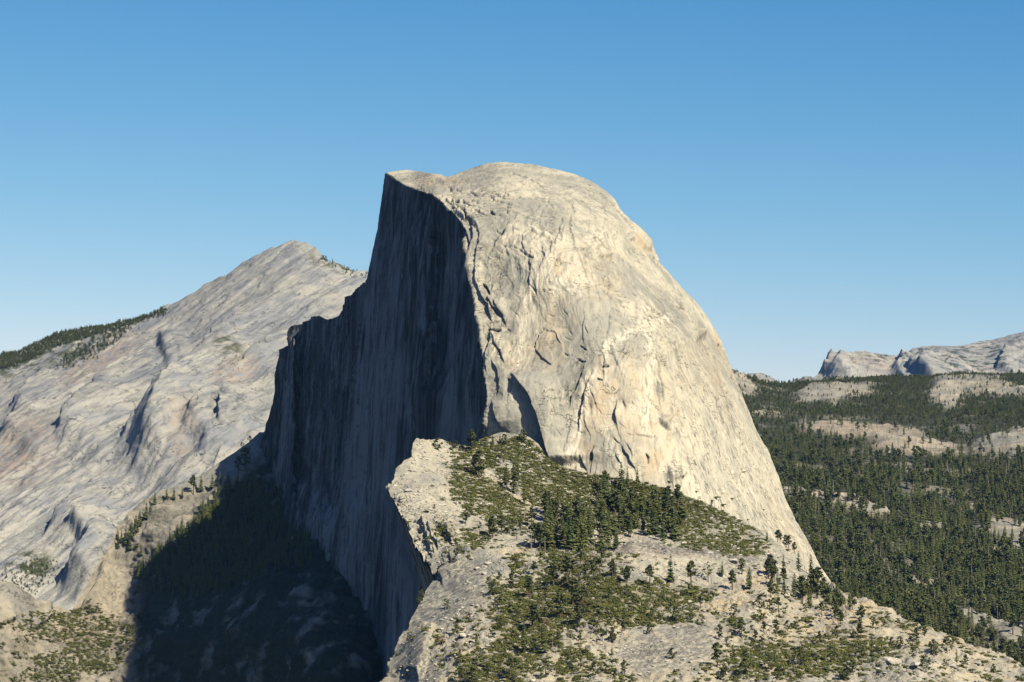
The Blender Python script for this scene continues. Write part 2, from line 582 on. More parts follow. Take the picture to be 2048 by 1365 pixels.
# named relief of the dome side (walked top to bottom; proud side on the sunny right casts shade to the left)
ft([(1020, 742), (1040, 775), (1060, 800), (1075, 830), (1090, 868), (1100, 905), (1108, 940)], 26, side=-1, w=2.0, L=40, ends=(0.3, 0.06))
ft([(1014, 758), (1032, 772), (1050, 790)], 8, side=-1, w=2, L=18)
ft([(985, 795), (990, 825), (1003, 848), (1010, 872)], 13, side=-1, w=2, L=30)
ft([(978, 610), (1000, 628), (1015, 640)], 6, side=-1, w=2, L=25)
ft([(972, 600), (980, 608), (992, 628), (1010, 640)], 3, kind="groove", w=1.8)
ft([(968, 570), (978, 590), (985, 600)], 6, kind="groove", w=2)
ft([(972, 668), (985, 662), (1005, 665)], 6, kind="groove", w=2.2)
ft([(975, 660), (990, 647), (1002, 645)], 4, kind="groove", w=1.6)
ft([(927, 420), (933, 440), (945, 455), (953, 465)], 5, kind="groove", w=2)
ft([(918, 440), (925, 455), (932, 470), (940, 505)], 6, kind="groove", w=2.2)
ft([(895, 420), (910, 418), (925, 425)], 5, kind="groove", w=2.2)
ft([(880, 392), (905, 408), (925, 420)], 4, kind="groove", w=1.8)
ft([(1073, 680), (1078, 668), (1095, 662), (1112, 668), (1122, 685), (1132, 700)], 5, side=-1, w=1.5, L=10)
ft([(1071, 700), (1075, 672), (1090, 662), (1110, 665), (1126, 686), (1128, 710), (1105, 735), (1085, 720), (1071, 700)], -4, side=-1, w=1.5, L=20, ends=0.02)
ft([(1172, 715), (1168, 740), (1160, 770), (1147, 795), (1144, 815), (1150, 835)], 8, side=-1, w=2, L=28)
ft([(1158, 692), (1175, 700)], 3, kind="groove", w=1.5)
ft([(1150, 718), (1172, 722)], 3, kind="groove", w=1.5)
ft([(1205, 735), (1185, 755), (1175, 790), (1165, 830), (1158, 880), (1150, 910)], 9, side=-1, w=3, L=16)
ft([(1201, 731), (1212, 733), (1220, 735)], 6, kind="groove", w=2.2)
ft([(1194, 760), (1205, 762)], 5, kind="groove", w=2)
ft([(1234, 795), (1232, 830), (1235, 862)], 9, side=-1, w=1.8, L=20)
ft([(1245, 800), (1252, 818)], 3, kind="groove", w=1.5)
ft([(1315, 830), (1322, 850), (1332, 858), (1345, 860)], 13, side=-1, w=1.8, L=34, ends=0.5)
ft([(1268, 865), (1290, 873), (1304, 877)], 3, kind="groove", w=1.4)
ft([(1158, 912), (1168, 930), (1178, 945)], 7, side=-1, w=2, L=14)
ft([(1192, 890), (1187, 910), (1188, 930)], 8, side=-1, w=2, L=22)
ft([(1235, 880), (1250, 905), (1265, 930), (1280, 955)], 7, side=-1, w=2, L=16)
ft([(1288, 910), (1297, 918), (1295, 930)], 4, kind="groove", w=1.6)
ft([(1343, 925), (1338, 945), (1342, 965), (1352, 975)], 8, side=-1, w=2.5, L=18)
ft([(1432, 780), (1438, 795), (1435, 810), (1437, 832)], 5, kind="groove", w=1.8)
ft([(1430, 795), (1436, 803)], 3, kind="groove", w=1.6)
ft([(1477, 850), (1485, 865), (1491, 880)], 4, kind="groove", w=1.5)
ft([(1485, 935), (1484, 955), (1486, 965), (1495, 977)], 5, kind="groove", w=1.7)
ft([(1522, 1025), (1535, 1040), (1545, 1062)], 5, kind="groove", w=1.7)
ft([(1507, 1062), (1530, 1066)], 3, kind="groove", w=1.5)
ft([(1372, 668), (1380, 664), (1392, 664), (1402, 668), (1412, 680)], 18, side=1, w=2, L=10)
ft([(1404, 652), (1415, 668), (1424, 680)], 4, kind="groove", w=1.6)
ft([(1436, 692), (1448, 697)], 7, kind="groove", w=2.4)
ft([(1340, 614), (1358, 614), (1372, 620), (1385, 632)], 5, kind="groove", w=1.7)
ft([(1295, 620), (1310, 626), (1325, 634)], 4, kind="groove", w=2.0)
ft([(1225, 474), (1232, 478)], 5, kind="groove", w=2)
ft([(1250, 474), (1265, 480), (1278, 490), (1292, 498), (1306, 502)], 9, side=-1, w=3, L=20, ends=0.2)
for k in range(8):      # curved sheets fanning under the right brow
    o = 9 * k
    ft([(1345 + o, 612 + o * .9), (1300 + o * .8, 630 + o), (1262 + o * .6, 668 + o), (1238 + o * .5, 715 + o * 1.2), (1228 + o * .5, 770 + o)], 3.2, side=-1, w=1.8, L=4, ends=.35)
ft([(1170, 511), (1190, 517), (1210, 515), (1225, 508)], 7, side=-1, w=2, L=20, ends=0.2)
ft([(1300, 512), (1318, 520), (1325, 530)], 6, kind="groove", w=2)
ft([(1172, 382), (1188, 392), (1205, 402), (1220, 412)], 4, kind="groove", w=1.7)
ft([(1020, 345), (1035, 350), (1050, 356)], 4, kind="groove", w=1.5)
ft([(1045, 352), (1060, 362), (1075, 372), (1090, 382), (1110, 390)], 3, kind="groove", w=1.5)
ft([(1110, 390), (1130, 402), (1145, 412), (1150, 430), (1148, 440)], 4, side=-1, w=2, L=20)
ft([(1060, 455), (1075, 470), (1100, 478), (1115, 478)], 4, kind="ridge", w=4)
ft([(1000, 495), (1030, 500), (1060, 515), (1075, 525)], 2.2, kind="groove", w=1.5)
for k in range(16):   # swelling flutes high on the dome
    x0 = 1018 + 14 * k + rng.uniform(-4, 4); y0 = 440 + rng.uniform(-25, 55)
    L0 = rng.uniform(50, 110); sl = -0.35 + 0.045 * k
    pts = [(x0 + sl * L0 * t + 7 * math.sin(5 * t + k), y0 + L0 * t) for t in (0, .25, .5, .75, 1)]
    ft(pts, rng.uniform(2.5, 5.0), side=-1, w=2.2, L=5, ends=0.4)
for off, y0, y1, a in ((10, 410, 520, 7), (22, 430, 560, 6), (14, 520, 640, 8), (30, 560, 660, 6), (12, 640, 760, 8), (34, 660, 740, 5), (20, 720, 800, 7), (44, 600, 660, 5)):
    ys = np.linspace(y0, y1, 6)   # broken sheets hanging along the rim of the wall
    ft([(np.interp(y, EDGE[:, 1], EDGE[:, 0]) + off + 10 * math.sin(y * .05 + off), y) for y in ys], a, side=-1, w=2, L=12, ends=0.3)
for k in range(26):       # sheets on the brow
    x0 = rng.uniform(880, 1010); y0 = 372 + (x0 - 880) * .12 + rng.uniform(-8, 50); L0 = rng.uniform(12, 40)
    ft([(x0, y0), (x0 + L0 * .5, y0 + L0 * .22), (x0 + L0, y0 + L0 * .35)], rng.uniform(2, 4), kind="groove", w=1.6)
for k in range(40):       # long thin joints down the fall line
    x0 = rng.uniform(1000, 1480); y0 = rng.uniform(420, 900)
    if y0 < np.interp(x0, TOP_D[:, 0], TOP_D[:, 1]) + 40: continue
    L0 = rng.uniform(40, 120); sl = (x0 - 1090) / 900 + rng.uniform(-.15, .1)
    ft([(x0 + sl * L0 * t + 5 * math.sin(6 * t + k), y0 + L0 * t) for t in (0, .25, .5, .75, 1)], rng.uniform(1.5, 3.2), side=-1, w=1.6, L=5, ends=0.4)
for k in range(90):   # small scattered joints
    x0 = rng.uniform(990, 1500); y0 = rng.uniform(360, 1080)
    yt = np.interp(x0, TOP_D[:, 0], TOP_D[:, 1])
    if y0 < yt + 25: continue
    a = rng.uniform(-0.5, 1.2); L0 = rng.uniform(8, 26)
    ft([(x0, y0), (x0 + L0 * math.cos(a) * .6, y0 + L0 * .4 * math.sin(a) + 3), (x0 + L0 * math.cos(a), y0 + L0 * math.sin(a))],
       rng.uniform(.8, 1.8), kind="groove", w=1.3)
# fins at the foot of the wall's edge
for x0, y0, y1, a in ((972, 800, 880, 9), (962, 830, 895, 8), (950, 850, 905, 7), (985, 830, 900, 6)):
    ft([(x0, y0), (x0 - 3, (y0 + y1) / 2), (x0 - 5, y1)], a, side=-1, w=1.5, L=9)
# the wall's big corners
for pts, a, w in (([(830, 395), (822, 480), (818, 600), (826, 760), (835, 870)], 16, 3), ([(872, 430), (866, 560), (862, 700), (850, 800)], -20, 4),
                  ([(905, 440), (915, 560), (922, 700), (930, 850)], 12, 4), ([(760, 460), (742, 640), (728, 800), (720, 960)], 12, 3),
                  ([(700, 980), (705, 1080), (700, 1190)], 10, 3), ([(640, 1000), (650, 1080), (690, 1160)], 8, 3)):
    ft(pts, a, side=-1, w=w, L=22, ends=0.2)
P = P + N * disp[..., None]
stain = (blob(px, py, 1190, 560, 60, 40, 20) * .5 + blob(px, py, 1110, 630, 50, 40) * .4 + blob(px, py, 1400, 740, 60, 60, 30) * .4 + blob(px, py, 1250, 800, 60, 80) * .4 + blob(px, py, 1285, 488, 26, 14, 30) + blob(px, py, 1100, 700, 30, 42) * 0.8 + blob(px, py, 1180, 850, 22, 110, 8) * 0.7 + blob(px, py, 1040, 715, 30, 40) * 0.6
         + blob(px, py, 1320, 850, 70, 90) * 0.45 + blob(px, py, 1450, 700, 14, 60, -25) * 0.8 + blob(px, py, 880, 362, 45, 12) * 0.8 + blob(px, py, 1300, 930, 25, 40) * 0.6
         + blob(px, py, 1560, 1040, 18, 90, -25) * 0.5 + blob(px, py, 1200, 500, 45, 14, 25) * 0.6
         + blob(px, py, 575, 780, 16, 120, 8) * 0.7 + blob(px, py, 545, 950, 18, 90, 10) * 0.6)
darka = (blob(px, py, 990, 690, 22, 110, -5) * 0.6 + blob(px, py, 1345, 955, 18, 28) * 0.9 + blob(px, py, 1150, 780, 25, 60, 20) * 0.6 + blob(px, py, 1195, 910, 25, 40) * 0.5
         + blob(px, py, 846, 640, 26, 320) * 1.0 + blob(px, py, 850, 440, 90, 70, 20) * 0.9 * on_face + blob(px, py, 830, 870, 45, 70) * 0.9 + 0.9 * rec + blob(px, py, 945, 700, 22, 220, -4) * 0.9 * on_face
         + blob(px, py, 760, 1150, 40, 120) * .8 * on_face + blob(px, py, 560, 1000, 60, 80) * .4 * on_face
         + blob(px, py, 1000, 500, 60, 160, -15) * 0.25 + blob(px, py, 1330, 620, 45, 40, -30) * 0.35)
pale = np.zeros(px.shape)
for pts, w_ in (([(1215, 690), (1205, 735), (1185, 755), (1175, 790), (1165, 830), (1158, 880), (1145, 930)], 9), ([(1060, 455), (1080, 472), (1120, 480)], 6), ([(1330, 640), (1270, 660), (1215, 690)], 10),
                ([(1290, 620), (1300, 720), (1290, 860)], 12), ([(1215, 860), (1240, 930), (1265, 960)], 10), ([(1060, 600), (1045, 680), (1035, 740)], 12), ([(1150, 930), (1130, 950)], 20)):
    dd_, _, _ = line_dist(px + jit[0], py, pts)
    pale += np.exp(-(dd_ / w_) ** 2)
pale += blob(px, py, 1450, 960, 110, 140, -25, .6) * .5 + blob(px, py, 1200, 490, 40, 20, 20) * .7 + blob(px, py, 1130, 570, 60, 25) * .6
pale *= lit
for k in range(46):       # water streaks down the sunlit side
    x0 = rng.uniform(990, 1520); yt = np.interp(x0, TOP_D[:, 0], TOP_D[:, 1]); y0 = yt + rng.uniform(30, 420); L0 = rng.uniform(50, 190); sl = (x0 - 1110) / 1000
    pts = [(x0 + sl * L0 * t, y0 + L0 * t) for t in (0, .33, .66, 1)]
    if k % 3: darka = feature(darka, px, py, pts, rng.uniform(.35, .8), kind="ridge", w=rng.uniform(2, 7), jit=jit, ends=.4)
    else: stain = feature(stain, px, py, pts, rng.uniform(.3, .7), kind="ridge", w=rng.uniform(3, 10), jit=jit, ends=.4)
fj = (jit[0] * .25, jit[1])
for k in range(60):       # stains hanging down the wall
    x0 = rng.uniform(530, 955); yt = np.interp(x0, TOP_D[:, 0], TOP_D[:, 1]); y0 = max(yt, 350) + rng.uniform(20, 420); L0 = rng.uniform(90, 380)
    pts = [(x0 - .07 * L0 * t, y0 + L0 * t) for t in (0, .33, .66, 1)]
    tmp = feature(np.zeros(px.shape), px, py, pts, rng.uniform(.5, 1), kind="ridge", w=rng.uniform(1.5, 6), jit=fj, ends=.3) * on_face
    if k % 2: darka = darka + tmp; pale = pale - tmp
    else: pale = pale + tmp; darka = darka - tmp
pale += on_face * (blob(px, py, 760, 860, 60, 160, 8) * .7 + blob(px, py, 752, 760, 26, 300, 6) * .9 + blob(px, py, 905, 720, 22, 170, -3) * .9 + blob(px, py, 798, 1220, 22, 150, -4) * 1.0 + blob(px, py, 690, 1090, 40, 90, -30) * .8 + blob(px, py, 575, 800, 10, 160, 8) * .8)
on_f = on_face.copy()
back = [(0, 12, -3), (0, 40, -14), (0, 110, -60), (0, 250, -220), (0, 420, -560), (0, 500, -900)]
Pd = skirt(P, "top", back)
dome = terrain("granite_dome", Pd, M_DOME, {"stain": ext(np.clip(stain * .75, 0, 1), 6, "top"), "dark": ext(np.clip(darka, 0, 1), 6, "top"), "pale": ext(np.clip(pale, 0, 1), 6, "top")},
               "sheer grey granite half dome with a shadowed wall and sunlit rounded side")
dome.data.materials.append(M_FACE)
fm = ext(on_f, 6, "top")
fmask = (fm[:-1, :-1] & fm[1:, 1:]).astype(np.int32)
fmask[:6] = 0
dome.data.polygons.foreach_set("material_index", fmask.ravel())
G_DOME = Ground(P, px, py)
print("t dome", time.time() - T0)

# ------------------------------------------------------------------ landform: the wooded ridge in front
ROW_Y = np.array([884, 890, 905, 918, 922, 930, 936, 945, 960, 972, 980, 1000, 1030, 1050, 1075, 1100, 1120, 1140, 1150, 1156, 1180, 1230, 1290, 1365, 1480], float)
ROW_L = np.array([828, 824, 822, 822, 808, 804, 791, 790, 788, 778, 772, 786, 800, 814, 820, 836, 848, 856, 864, 872, 852, 828, 798, 762, 700], float)
RY = np.array([884, 890, 905, 925, 945, 965, 985, 1010, 1050, 1085, 1130, 1170, 1190, 1210, 1235, 1270, 1300, 1335, 1400, 1480], float)
RX = np.array([1062, 1075, 1090, 1105, 1160, 1290, 1350, 1420, 1505, 1560, 1620, 1665, 1690, 1735, 1800, 1900, 1980, 2048, 2190, 2360], float)
ridge_depth = tps([
    (828, 886, 3330), (822, 918, 3290), (772, 980, 3240), (790, 945, 3270), (880, 890, 3400), (950, 895, 3410), (1000, 885, 3420), (1060, 890, 3415), (1105, 925, 3400),
    (1160, 945, 3380), (1290, 965, 3355), (1420, 1010, 3350), (1505, 1050, 3350), (1620, 1130, 3340), (1665, 1170, 3300),
    (900, 960, 3290), (1000, 980, 3310), (1100, 1010, 3300), (1200, 1040, 3280), (1350, 1060, 3270), (1480, 1090, 3270), (1580, 1130, 3270),
    (840, 1020, 3180), (920, 1060, 3160), (865, 1150, 3060), (1000, 1085, 3130), (1150, 1095, 3110), (1250, 1088, 3190), (1400, 1120, 3140), (1550, 1160, 3100),
    (1250, 1105, 3080), (950, 1150, 3010), (1100, 1160, 2990), (1300, 1160, 2980), (1500, 1200, 2960), (1690, 1200, 3080), (1800, 1240, 2990), (1900, 1275, 2920), (2048, 1338, 2830),
    (852, 1180, 3000), (828, 1230, 2950), (798, 1290, 2890), (762, 1365, 2830), (950, 1260, 2870), (1100, 1260, 2840), (1300, 1260, 2830), (1500, 1290, 2810), (1700, 1290, 2840),
    (900, 1365, 2740), (1100, 1365, 2700), (1300, 1365, 2690), (1600, 1365, 2690), (1850, 1365, 2720), (1200, 1480, 2560), (1700, 1480, 2560), (700, 1480, 2700), (2300, 1460, 2650)])
nr, nc = 520, 700
rowy = np.concatenate([np.linspace(884, 1160, 280), np.linspace(1161, 1470, nr - 280)])
ss = np.concatenate([np.linspace(0, 0.5, 400), np.linspace(0.502, 1, nc - 400)])
lx = np.interp(rowy, ROW_Y, ROW_L); rx = np.interp(rowy, RY, RX)
px = lx[:, None] + (rx - lx)[:, None] * ss[None]
py = np.repeat(rowy[:, None], nc, 1)
# saddle and knoll on the skyline
py = py + (np.interp(px, [820, 845, 880, 910, 945, 965, 1000, 1045, 1080, 1105], [0, -2, -4, 8, 12, -2, -18, -12, 0, 0])) * (1 - smooth(884, 960, py))
d = ridge_depth(px, py)
P = unproject(px, py, d)
N = blur(normals(P), 3)
disp = np.zeros(px.shape)
jit = (fbm(P, 14, 3, seed=21) * 6, fbm(P, 14, 3, seed=22) * 6)
slab = np.clip(blob(px, py, 840, 935, 45, 55, 50, 0.3) + blob(px, py, 890, 1190, 100, 60, -35, 0.5) + blob(px, py, 1330, 1300, 110, 50, -10, 0.5) * 0.9
               + blob(px, py, 830, 1340, 45, 60, 0, 0.4) + blob(px, py, 860, 1010, 50, 40, 20, .5) * 0.6 + blob(px, py, 900, 1040, 60, 40) * 0.5
               + blob(px, py, 1380, 1110, 150, 16, 4, 0.5) + blob(px, py, 1780, 1340, 40, 30) * .8, 0, 1)
cliff = np.clip(blob(px, py, 870, 1085, 55, 50, 45, 0.5) + blob(px, py, 800, 985, 30, 25) * .7 + blob(px, py, 1790, 1335, 90, 35, 0, .4) + np.exp(-(px - lx[:, None]) / 14) * (1 - .85 * smooth(1150, 1185, py)), 0, 1) * (1 - .9 * blob(px, py, 840, 935, 48, 60, 50, 0.3))
rough = 1 - 0.75 * slab
disp += fbm(P, 90, 3, seed=23) * 6 * (1 - 0.5 * slab)
disp += fbm(P, 24, 4, 0.55, seed=24) * 3.2 * rough
t1 = fbm(P, (20, 20, 9), 3, seed=30) * 3
disp += (np.floor(t1) + smooth(0, 0.18, t1 - np.floor(t1))) * 2.2 * rough * smooth(1050, 1150, py)
disp += fbm(P, 5, 3, 0.6, seed=25) * 0.8 * rough
b1 = fbm(P, (16, 16, 22), 3, seed=26) * 3
disp += cliff * ((np.floor(b1) + smooth(0, 0.2, b1 - np.floor(b1))) * 3.2 + fbm(P, 9, 3, ridged=True, seed=27) * 2.0)


def ft(pts, amp, **k):
    global disp
    disp = feature(disp, px, py, pts, amp, jit=jit, **k)


ft([(845, 890), (870, 925), (885, 955), (900, 985)], 5, side=1, w=4, L=60)          # sunlit right rim of the tilted slab
ft([(905, 1138), (930, 1125), (945, 1108)], 8, side=-1, w=3, L=16)
ft([(875, 1160), (895, 1145), (915, 1128)], 8, side=1, w=3, L=14)
ft([(852, 1060), (862, 1085), (880, 1110)], 7, side=-1, w=2.5, L=14)
ft([(878, 1050), (892, 1072), (905, 1090)], 6, side=-1, w=2.5, L=12)
ft([(838, 1040), (850, 1075), (865, 1120)], 7, side=-1, w=2.5, L=12)
ft([(880, 1255), (862, 1290), (850, 1335), (838, 1365)], 10, side=1, w=3, L=40)     # dark break down the lower slab
ft([(1240, 1090), (1290, 1098), (1340, 1105), (1400, 1118), (1470, 1130)], 7, side=1, w=5, L=26)
for k in range(30):
    x0 = rng.uniform(820, 2000); y0 = rng.uniform(1150, 1365)
    a = rng.uniform(-0.9, 0.2); L0 = rng.uniform(15, 45)
    ft([(x0, y0), (x0 + L0 * math.cos(a), y0 - L0 * math.sin(a) * .6)], rng.uniform(1, 3), side=1, w=2, L=12, ends=0.3)
P = P + N * disp[..., None]
veg_n = fbm(P, (26, 26, 26), 4, 0.6, seed=28)
soil = np.clip(blob(px, py, 1010, 985, 60, 14, 38, .5) + blob(px, py, 1480, 1190, 60, 30, -30, .5) + blob(px, py, 1700, 1230, 50, 30, 0, .5)
               + blob(px, py, 1640, 1270, 70, 20) + blob(px, py, 1010, 1105, 60, 8) + blob(px, py, 1290, 1230, 60, 16, -15) + 0.5 * smooth(1150, 1200, py), 0, 1) * (1 - slab) * (1 - cliff)
soil = soil * smooth(-0.25, 0.2, fbm(P, 18, 3, seed=29))
zero = np.zeros(px.shape)
dark = slab * 0.95 * smooth(980, 1100, py)
stain_r = blob(px, py, 1300, 1110, 200, 18) * 0.3
RIDGE = dict(P=P, px=px, py=py, slab=slab, cliff=cliff)
stepsL = [(0, 8, -1), (2, 30, -4), (8, 90, -20), (25, 220, -80), (60, 420, -240)]
stepsR = [(1, 14, -3), (3, 45, -14), (10, 120, -60), (20, 260, -170), (30, 420, -400)]
Pd = skirt(P, "left", stepsL)
Pd = skirt(Pd, "right", stepsR)
Pd = skirt(Pd, "top", [(0, 10, -3), (0, 40, -16), (0, 110, -70), (0, 200, -220)])
e3 = lambda A: ext(ext(ext(np.clip(A, 0, 1), 5, "left"), 5, "right"), 4, "top")
terrain("wooded_ridge", Pd, M_RIDGE, {"stain": e3(stain_r), "dark": e3(dark), "soil": e3(soil), "veg": e3(np.clip((ridge_dens(px, py) - .45 + veg_n * .8) * .5, 0, .4))},
        "sandy granite ridge with scrub and scattered pines in front of the dome")
G_RIDGE = Ground(P, px, py)
print("t ridge", time.time() - T0)

# ------------------------------------------------------------------ landform: slope and shadowed bowl under the wall, left
TOP_V = np.array([(-200, 1150), (-60, 1160), (0, 1164), (30, 1168), (55, 1185), (80, 1205), (100, 1214), (140, 1222), (155, 1205), (175, 1168), (200, 1120), (222, 1088), (238, 1052), (265, 1022),
                  (300, 1000), (330, 984), (365, 966), (400, 950), (430, 930), (470, 905), (500, 882), (520, 862), (560, 845), (640, 830), (760, 900), (900, 1100)], float)
val_depth = tps([(-200, 1150, 4350), (0, 1164, 4420), (55, 1185, 4440), (100, 1214, 4520), (175, 1168, 4600), (222, 1088, 4680), (265, 1022, 4720), (330, 984, 4760), (430, 930, 4830),
                 (470, 905, 4860), (520, 862, 4900), (640, 830, 4960), (0, 1260, 4340), (100, 1290, 4420), (200, 1260, 4500), (0, 1365, 4280), (250, 1365, 4410), (255, 1200, 4600),
                 (350, 1100, 4600), (350, 1300, 4340), (450, 1000, 4700), (515, 930, 4760), (535, 965, 4690), (560, 1040, 4540), (600, 1070, 4395), (640, 1110, 4245), (690, 1165, 4065), (705, 1195, 4010), (500, 1150, 4330), (450, 1260, 4150), (600, 1250, 3930),
                 (450, 1365, 4120), (560, 1365, 3960), (640, 1365, 3760), (690, 1300, 3800), (735, 1365, 3760), (800, 1365, 3880), (200, 1500, 4250), (600, 1500, 3750), (800, 1150, 4150), (900, 1150, 4200), (760, 950, 4700)])
xs = np.linspace(-200, 900, 440); nr = 320
ytop = np.interp(xs, TOP_V[:, 0], TOP_V[:, 1])
px = np.repeat(xs[None], nr, 0)
py = ytop[None] + (1490 - ytop)[None] * (np.linspace(0, 1, nr) ** 1.05)[:, None]
d = val_depth(px, py)
P = unproject(px, py, d)
N = blur(normals(P), 3)
disp = np.zeros(px.shape)
jit = (fbm(P, 18, 3, seed=31) * 6, fbm(P, 18, 3, seed=32) * 6)
slab_v = np.clip(blob(px, py, 440, 925, 110, 28, -30, .4) + blob(px, py, 40, 1210, 70, 40, 20, .4), 0, 1)
disp += fbm(P, 160, 3, seed=33) * 14 * (1 - .7 * slab_v) + fbm(P, 40, 4, seed=34) * 7 * (1 - .8 * slab_v) + fbm(P, (10, 10, 8), 4, .6, seed=35) * 2.2 * (1 - .8 * slab_v)
b1 = fbm(P, (30, 30, 20), 3, seed=36) * 3
disp += (1 - slab_v) * (np.floor(b1) + smooth(0, 0.2, b1 - np.floor(b1))) * 3.0
for pts, a, s in (([(85, 1195), (95, 1240), (60, 1260)], 12, 1), ([(205, 1125), (190, 1170), (165, 1215)], 14, -1), ([(8, 1170), (22, 1200), (25, 1250)], 8, 1),
                  ([(470, 1090), (520, 1110), (540, 1150), (500, 1200)], 10, -1), ([(260, 1230), (300, 1260), (380, 1280)], 9, 1)):
    disp = feature(disp, px, py, pts, a, side=s, w=3, L=30, jit=jit)
P = P + N * disp[..., None]
veg_shade_v = np.clip(smooth(-0.1, 0.25, fbm(P, 45, 4, .6, seed=37)) * 0.35 * (1 - slab_v) + .95 * smooth(-10, 30, py - 1165 + (px - 262) * .97) * smooth(255, 300, px) * smooth(-.45, -.05, fbm(P, 60, 4, .6, seed=38)) * (1 - slab_v), 0, 1)  # scrub and wood floor; dark tint bounded by the cast shadow, deepening it
Pd = skirt(P, "top", [(0, 14, -5), (0, 50, -25), (0, 140, -120), (0, 300, -330), (0, 420, -620)])
e1 = lambda A: ext(np.clip(A, 0, 1), 5, "top")
z = np.zeros(px.shape)
terrain("canyon_slope", Pd, M_VALLEY, {"stain": e1(blob(px, py, 200, 1260, 80, 40) * .4), "dark": e1(z + .3 * (1 - slab_v)), "soil": e1(z + .25 * (1 - slab_v)), "veg": e1(veg_shade_v)},
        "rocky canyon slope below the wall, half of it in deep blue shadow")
G_VAL = Ground(P, px, py)
VAL = dict(px=px, py=py)
print("t valley", time.time() - T0)

# ------------------------------------------------------------------ landform: long bare mountain, left
TOP_C = np.array([(-250, 790), (-100, 745), (0, 712), (38, 702), (76, 687), (114, 668), (183, 655), (244, 643), (316, 626), (335, 614), (354, 606), (381, 592), (438, 561), (484, 536),
                  (510, 521), (526, 513), (545, 503), (560, 500), (575, 493), (590, 489), (605, 490), (617, 493), (630, 500), (640, 509), (655, 521), (686, 532), (739, 549), (900, 600), (1100, 690), (1200, 760)], float)
cr_depth = tps([(-250, 790, 8350), (0, 712, 8280), (183, 655, 8260), (316, 626, 8250), (438, 561, 8230), (590, 489, 8200), (739, 549, 8050), (1100, 690, 7900),
                (0, 850, 7620), (150, 800, 7630), (300, 750, 7650), (450, 650, 7780), (600, 600, 7750), (700, 650, 7550), (600, 750, 7250), (450, 800, 7230), (300, 870, 7140), (150, 930, 7060),
                (0, 980, 7060), (450, 900, 6930), (350, 980, 6790), (200, 1050, 6700), (0, 1120, 6660), (550, 900, 6830), (0, 1300, 6200), (300, 1300, 6250), (700, 900, 6750), (-250, 1100, 6900), (1000, 900, 6700)])
xs = np.linspace(-250, 1000, 530); nr = 460
ytop = np.interp(xs, TOP_C[:, 0], TOP_C[:, 1])
px = np.repeat(xs[None], nr, 0)
py = ytop[None] + (1320 - ytop)[None] * (np.linspace(0, 1, nr) ** 1.1)[:, None]
d = cr_depth(px, py)
P = unproject(px, py, d)
N = blur(normals(P), 4)
disp = np.zeros(px.shape)
jit = (fbm(P, 40, 3, seed=41) * 9, fbm(P, 40, 3, seed=42) * 9)
# ribs running down to the lower left: noise stretched along that line
ca, sa = math.cos(R(42)), math.sin(R(42))
U = P[..., 0] * sa - P[..., 2] * ca          # across the ribs
W = P[..., 0] * ca + P[..., 2] * sa          # along the ribs
Q = np.stack([U, W, P[..., 1] * 0.3], -1)
low = smooth(600, 900, py + (px - 300) * 0.35)
disp += fbm(Q, (170, 900, 900), 4, 0.5, seed=43) * (10 + 38 * low)
disp += fbm(Q, (40, 260, 300), 4, 0.55, seed=44) * (5 + 9 * low)
disp += fbm(P, (70, 70, 26), 4, 0.6, seed=45) * 3.5
b1 = fbm(Q, (45, 300, 200), 3, seed=46) * 3.2
disp += (np.floor(b1) + smooth(0, 0.15, b1 - np.floor(b1))) * 4.5
disp += fbm(Q, (12, 50, 30), 3, 0.6, ridged=True, seed=47) * 2.2
for pts, a, w, L in (([(637, 520), (597, 546), (530, 599), (464, 665), (424, 725), (371, 792)], 20, 9, 120),
                     ([(530, 599), (464, 665), (424, 725), (371, 792), (335, 858), (300, 918), (262, 974)], 50, 52, 95),
                     ([(371, 655), (345, 670), (310, 680)], 16, 8, 50),
                     ([(424, 725), (358, 772), (312, 818), (252, 898), (226, 925)], 34, 16, 90),
                     ([(260, 740), (219, 772), (152, 838), (110, 908)], 36, 14, 120),
                     ([(490, 775), (458, 811), (424, 858), (371, 908)], 44, 22, 70),
                     ([(484, 778), (466, 831), (454, 895)], 24, 8, 60),
                     ([(225, 930), (192, 964), (159, 1004), (86, 1097)], 28, 10, 100),
                     ([(230, 1035), (190, 1050), (140, 1080)], 30, 14, 60),
                     ([(250, 1050), (219, 1083), (172, 1150), (120, 1215)], 60, 32, 80),
                     ([(120, 715), (86, 738), (40, 805), (10, 835)], 22, 12, 100),
                     ([(60, 800), (30, 850), (5, 900)], 20, 12, 90),
                     ([(330, 690), (230, 760), (160, 800)], 14, 8, 90), ([(590, 640), (520, 710), (490, 760)], 14, 7, 70)):
    disp = feature(disp, px, py, pts, a * (1.6 if w == 52 else 1.2), side=-1, w=w * .8, L=np.clip(L, 60, 85), jit=(jit[0] * .7, jit[1] * .7), ends=(0.65, 0.3))
P = P + N * disp[..., None]
veg_c = np.clip(blob(px, py, 60, 720, 150, 22, -18, .5) * .8 + blob(px, py, 180, 700, 60, 14, -30, .5) * .7 + blob(px, py, 470, 720, 24, 26) * .8 + blob(px, py, 660, 528, 45, 12, 20) * .8
                + blob(px, py, 60, 1150, 50, 26, -15, .5), 0, 1) * smooth(-0.15, 0.15, fbm(P, 35, 4, .6, seed=48))
st_c = np.clip(blob(px, py, 200, 730, 90, 30, -30) * .7 + blob(px, py, 30, 920, 90, 60, -20) * .7 + blob(px, py, 480, 770, 50, 20, -40) * .5 + blob(px, py, 380, 900, 30, 50, 20) * .5, 0, 1)
Pd = skirt(P, "top", [(0, 30, -8), (0, 120, -50), (0, 400, -250), (0, 900, -900)])
e1 = lambda A: ext(np.clip(A, 0, 1), 4, "top")
z = np.zeros(px.shape)
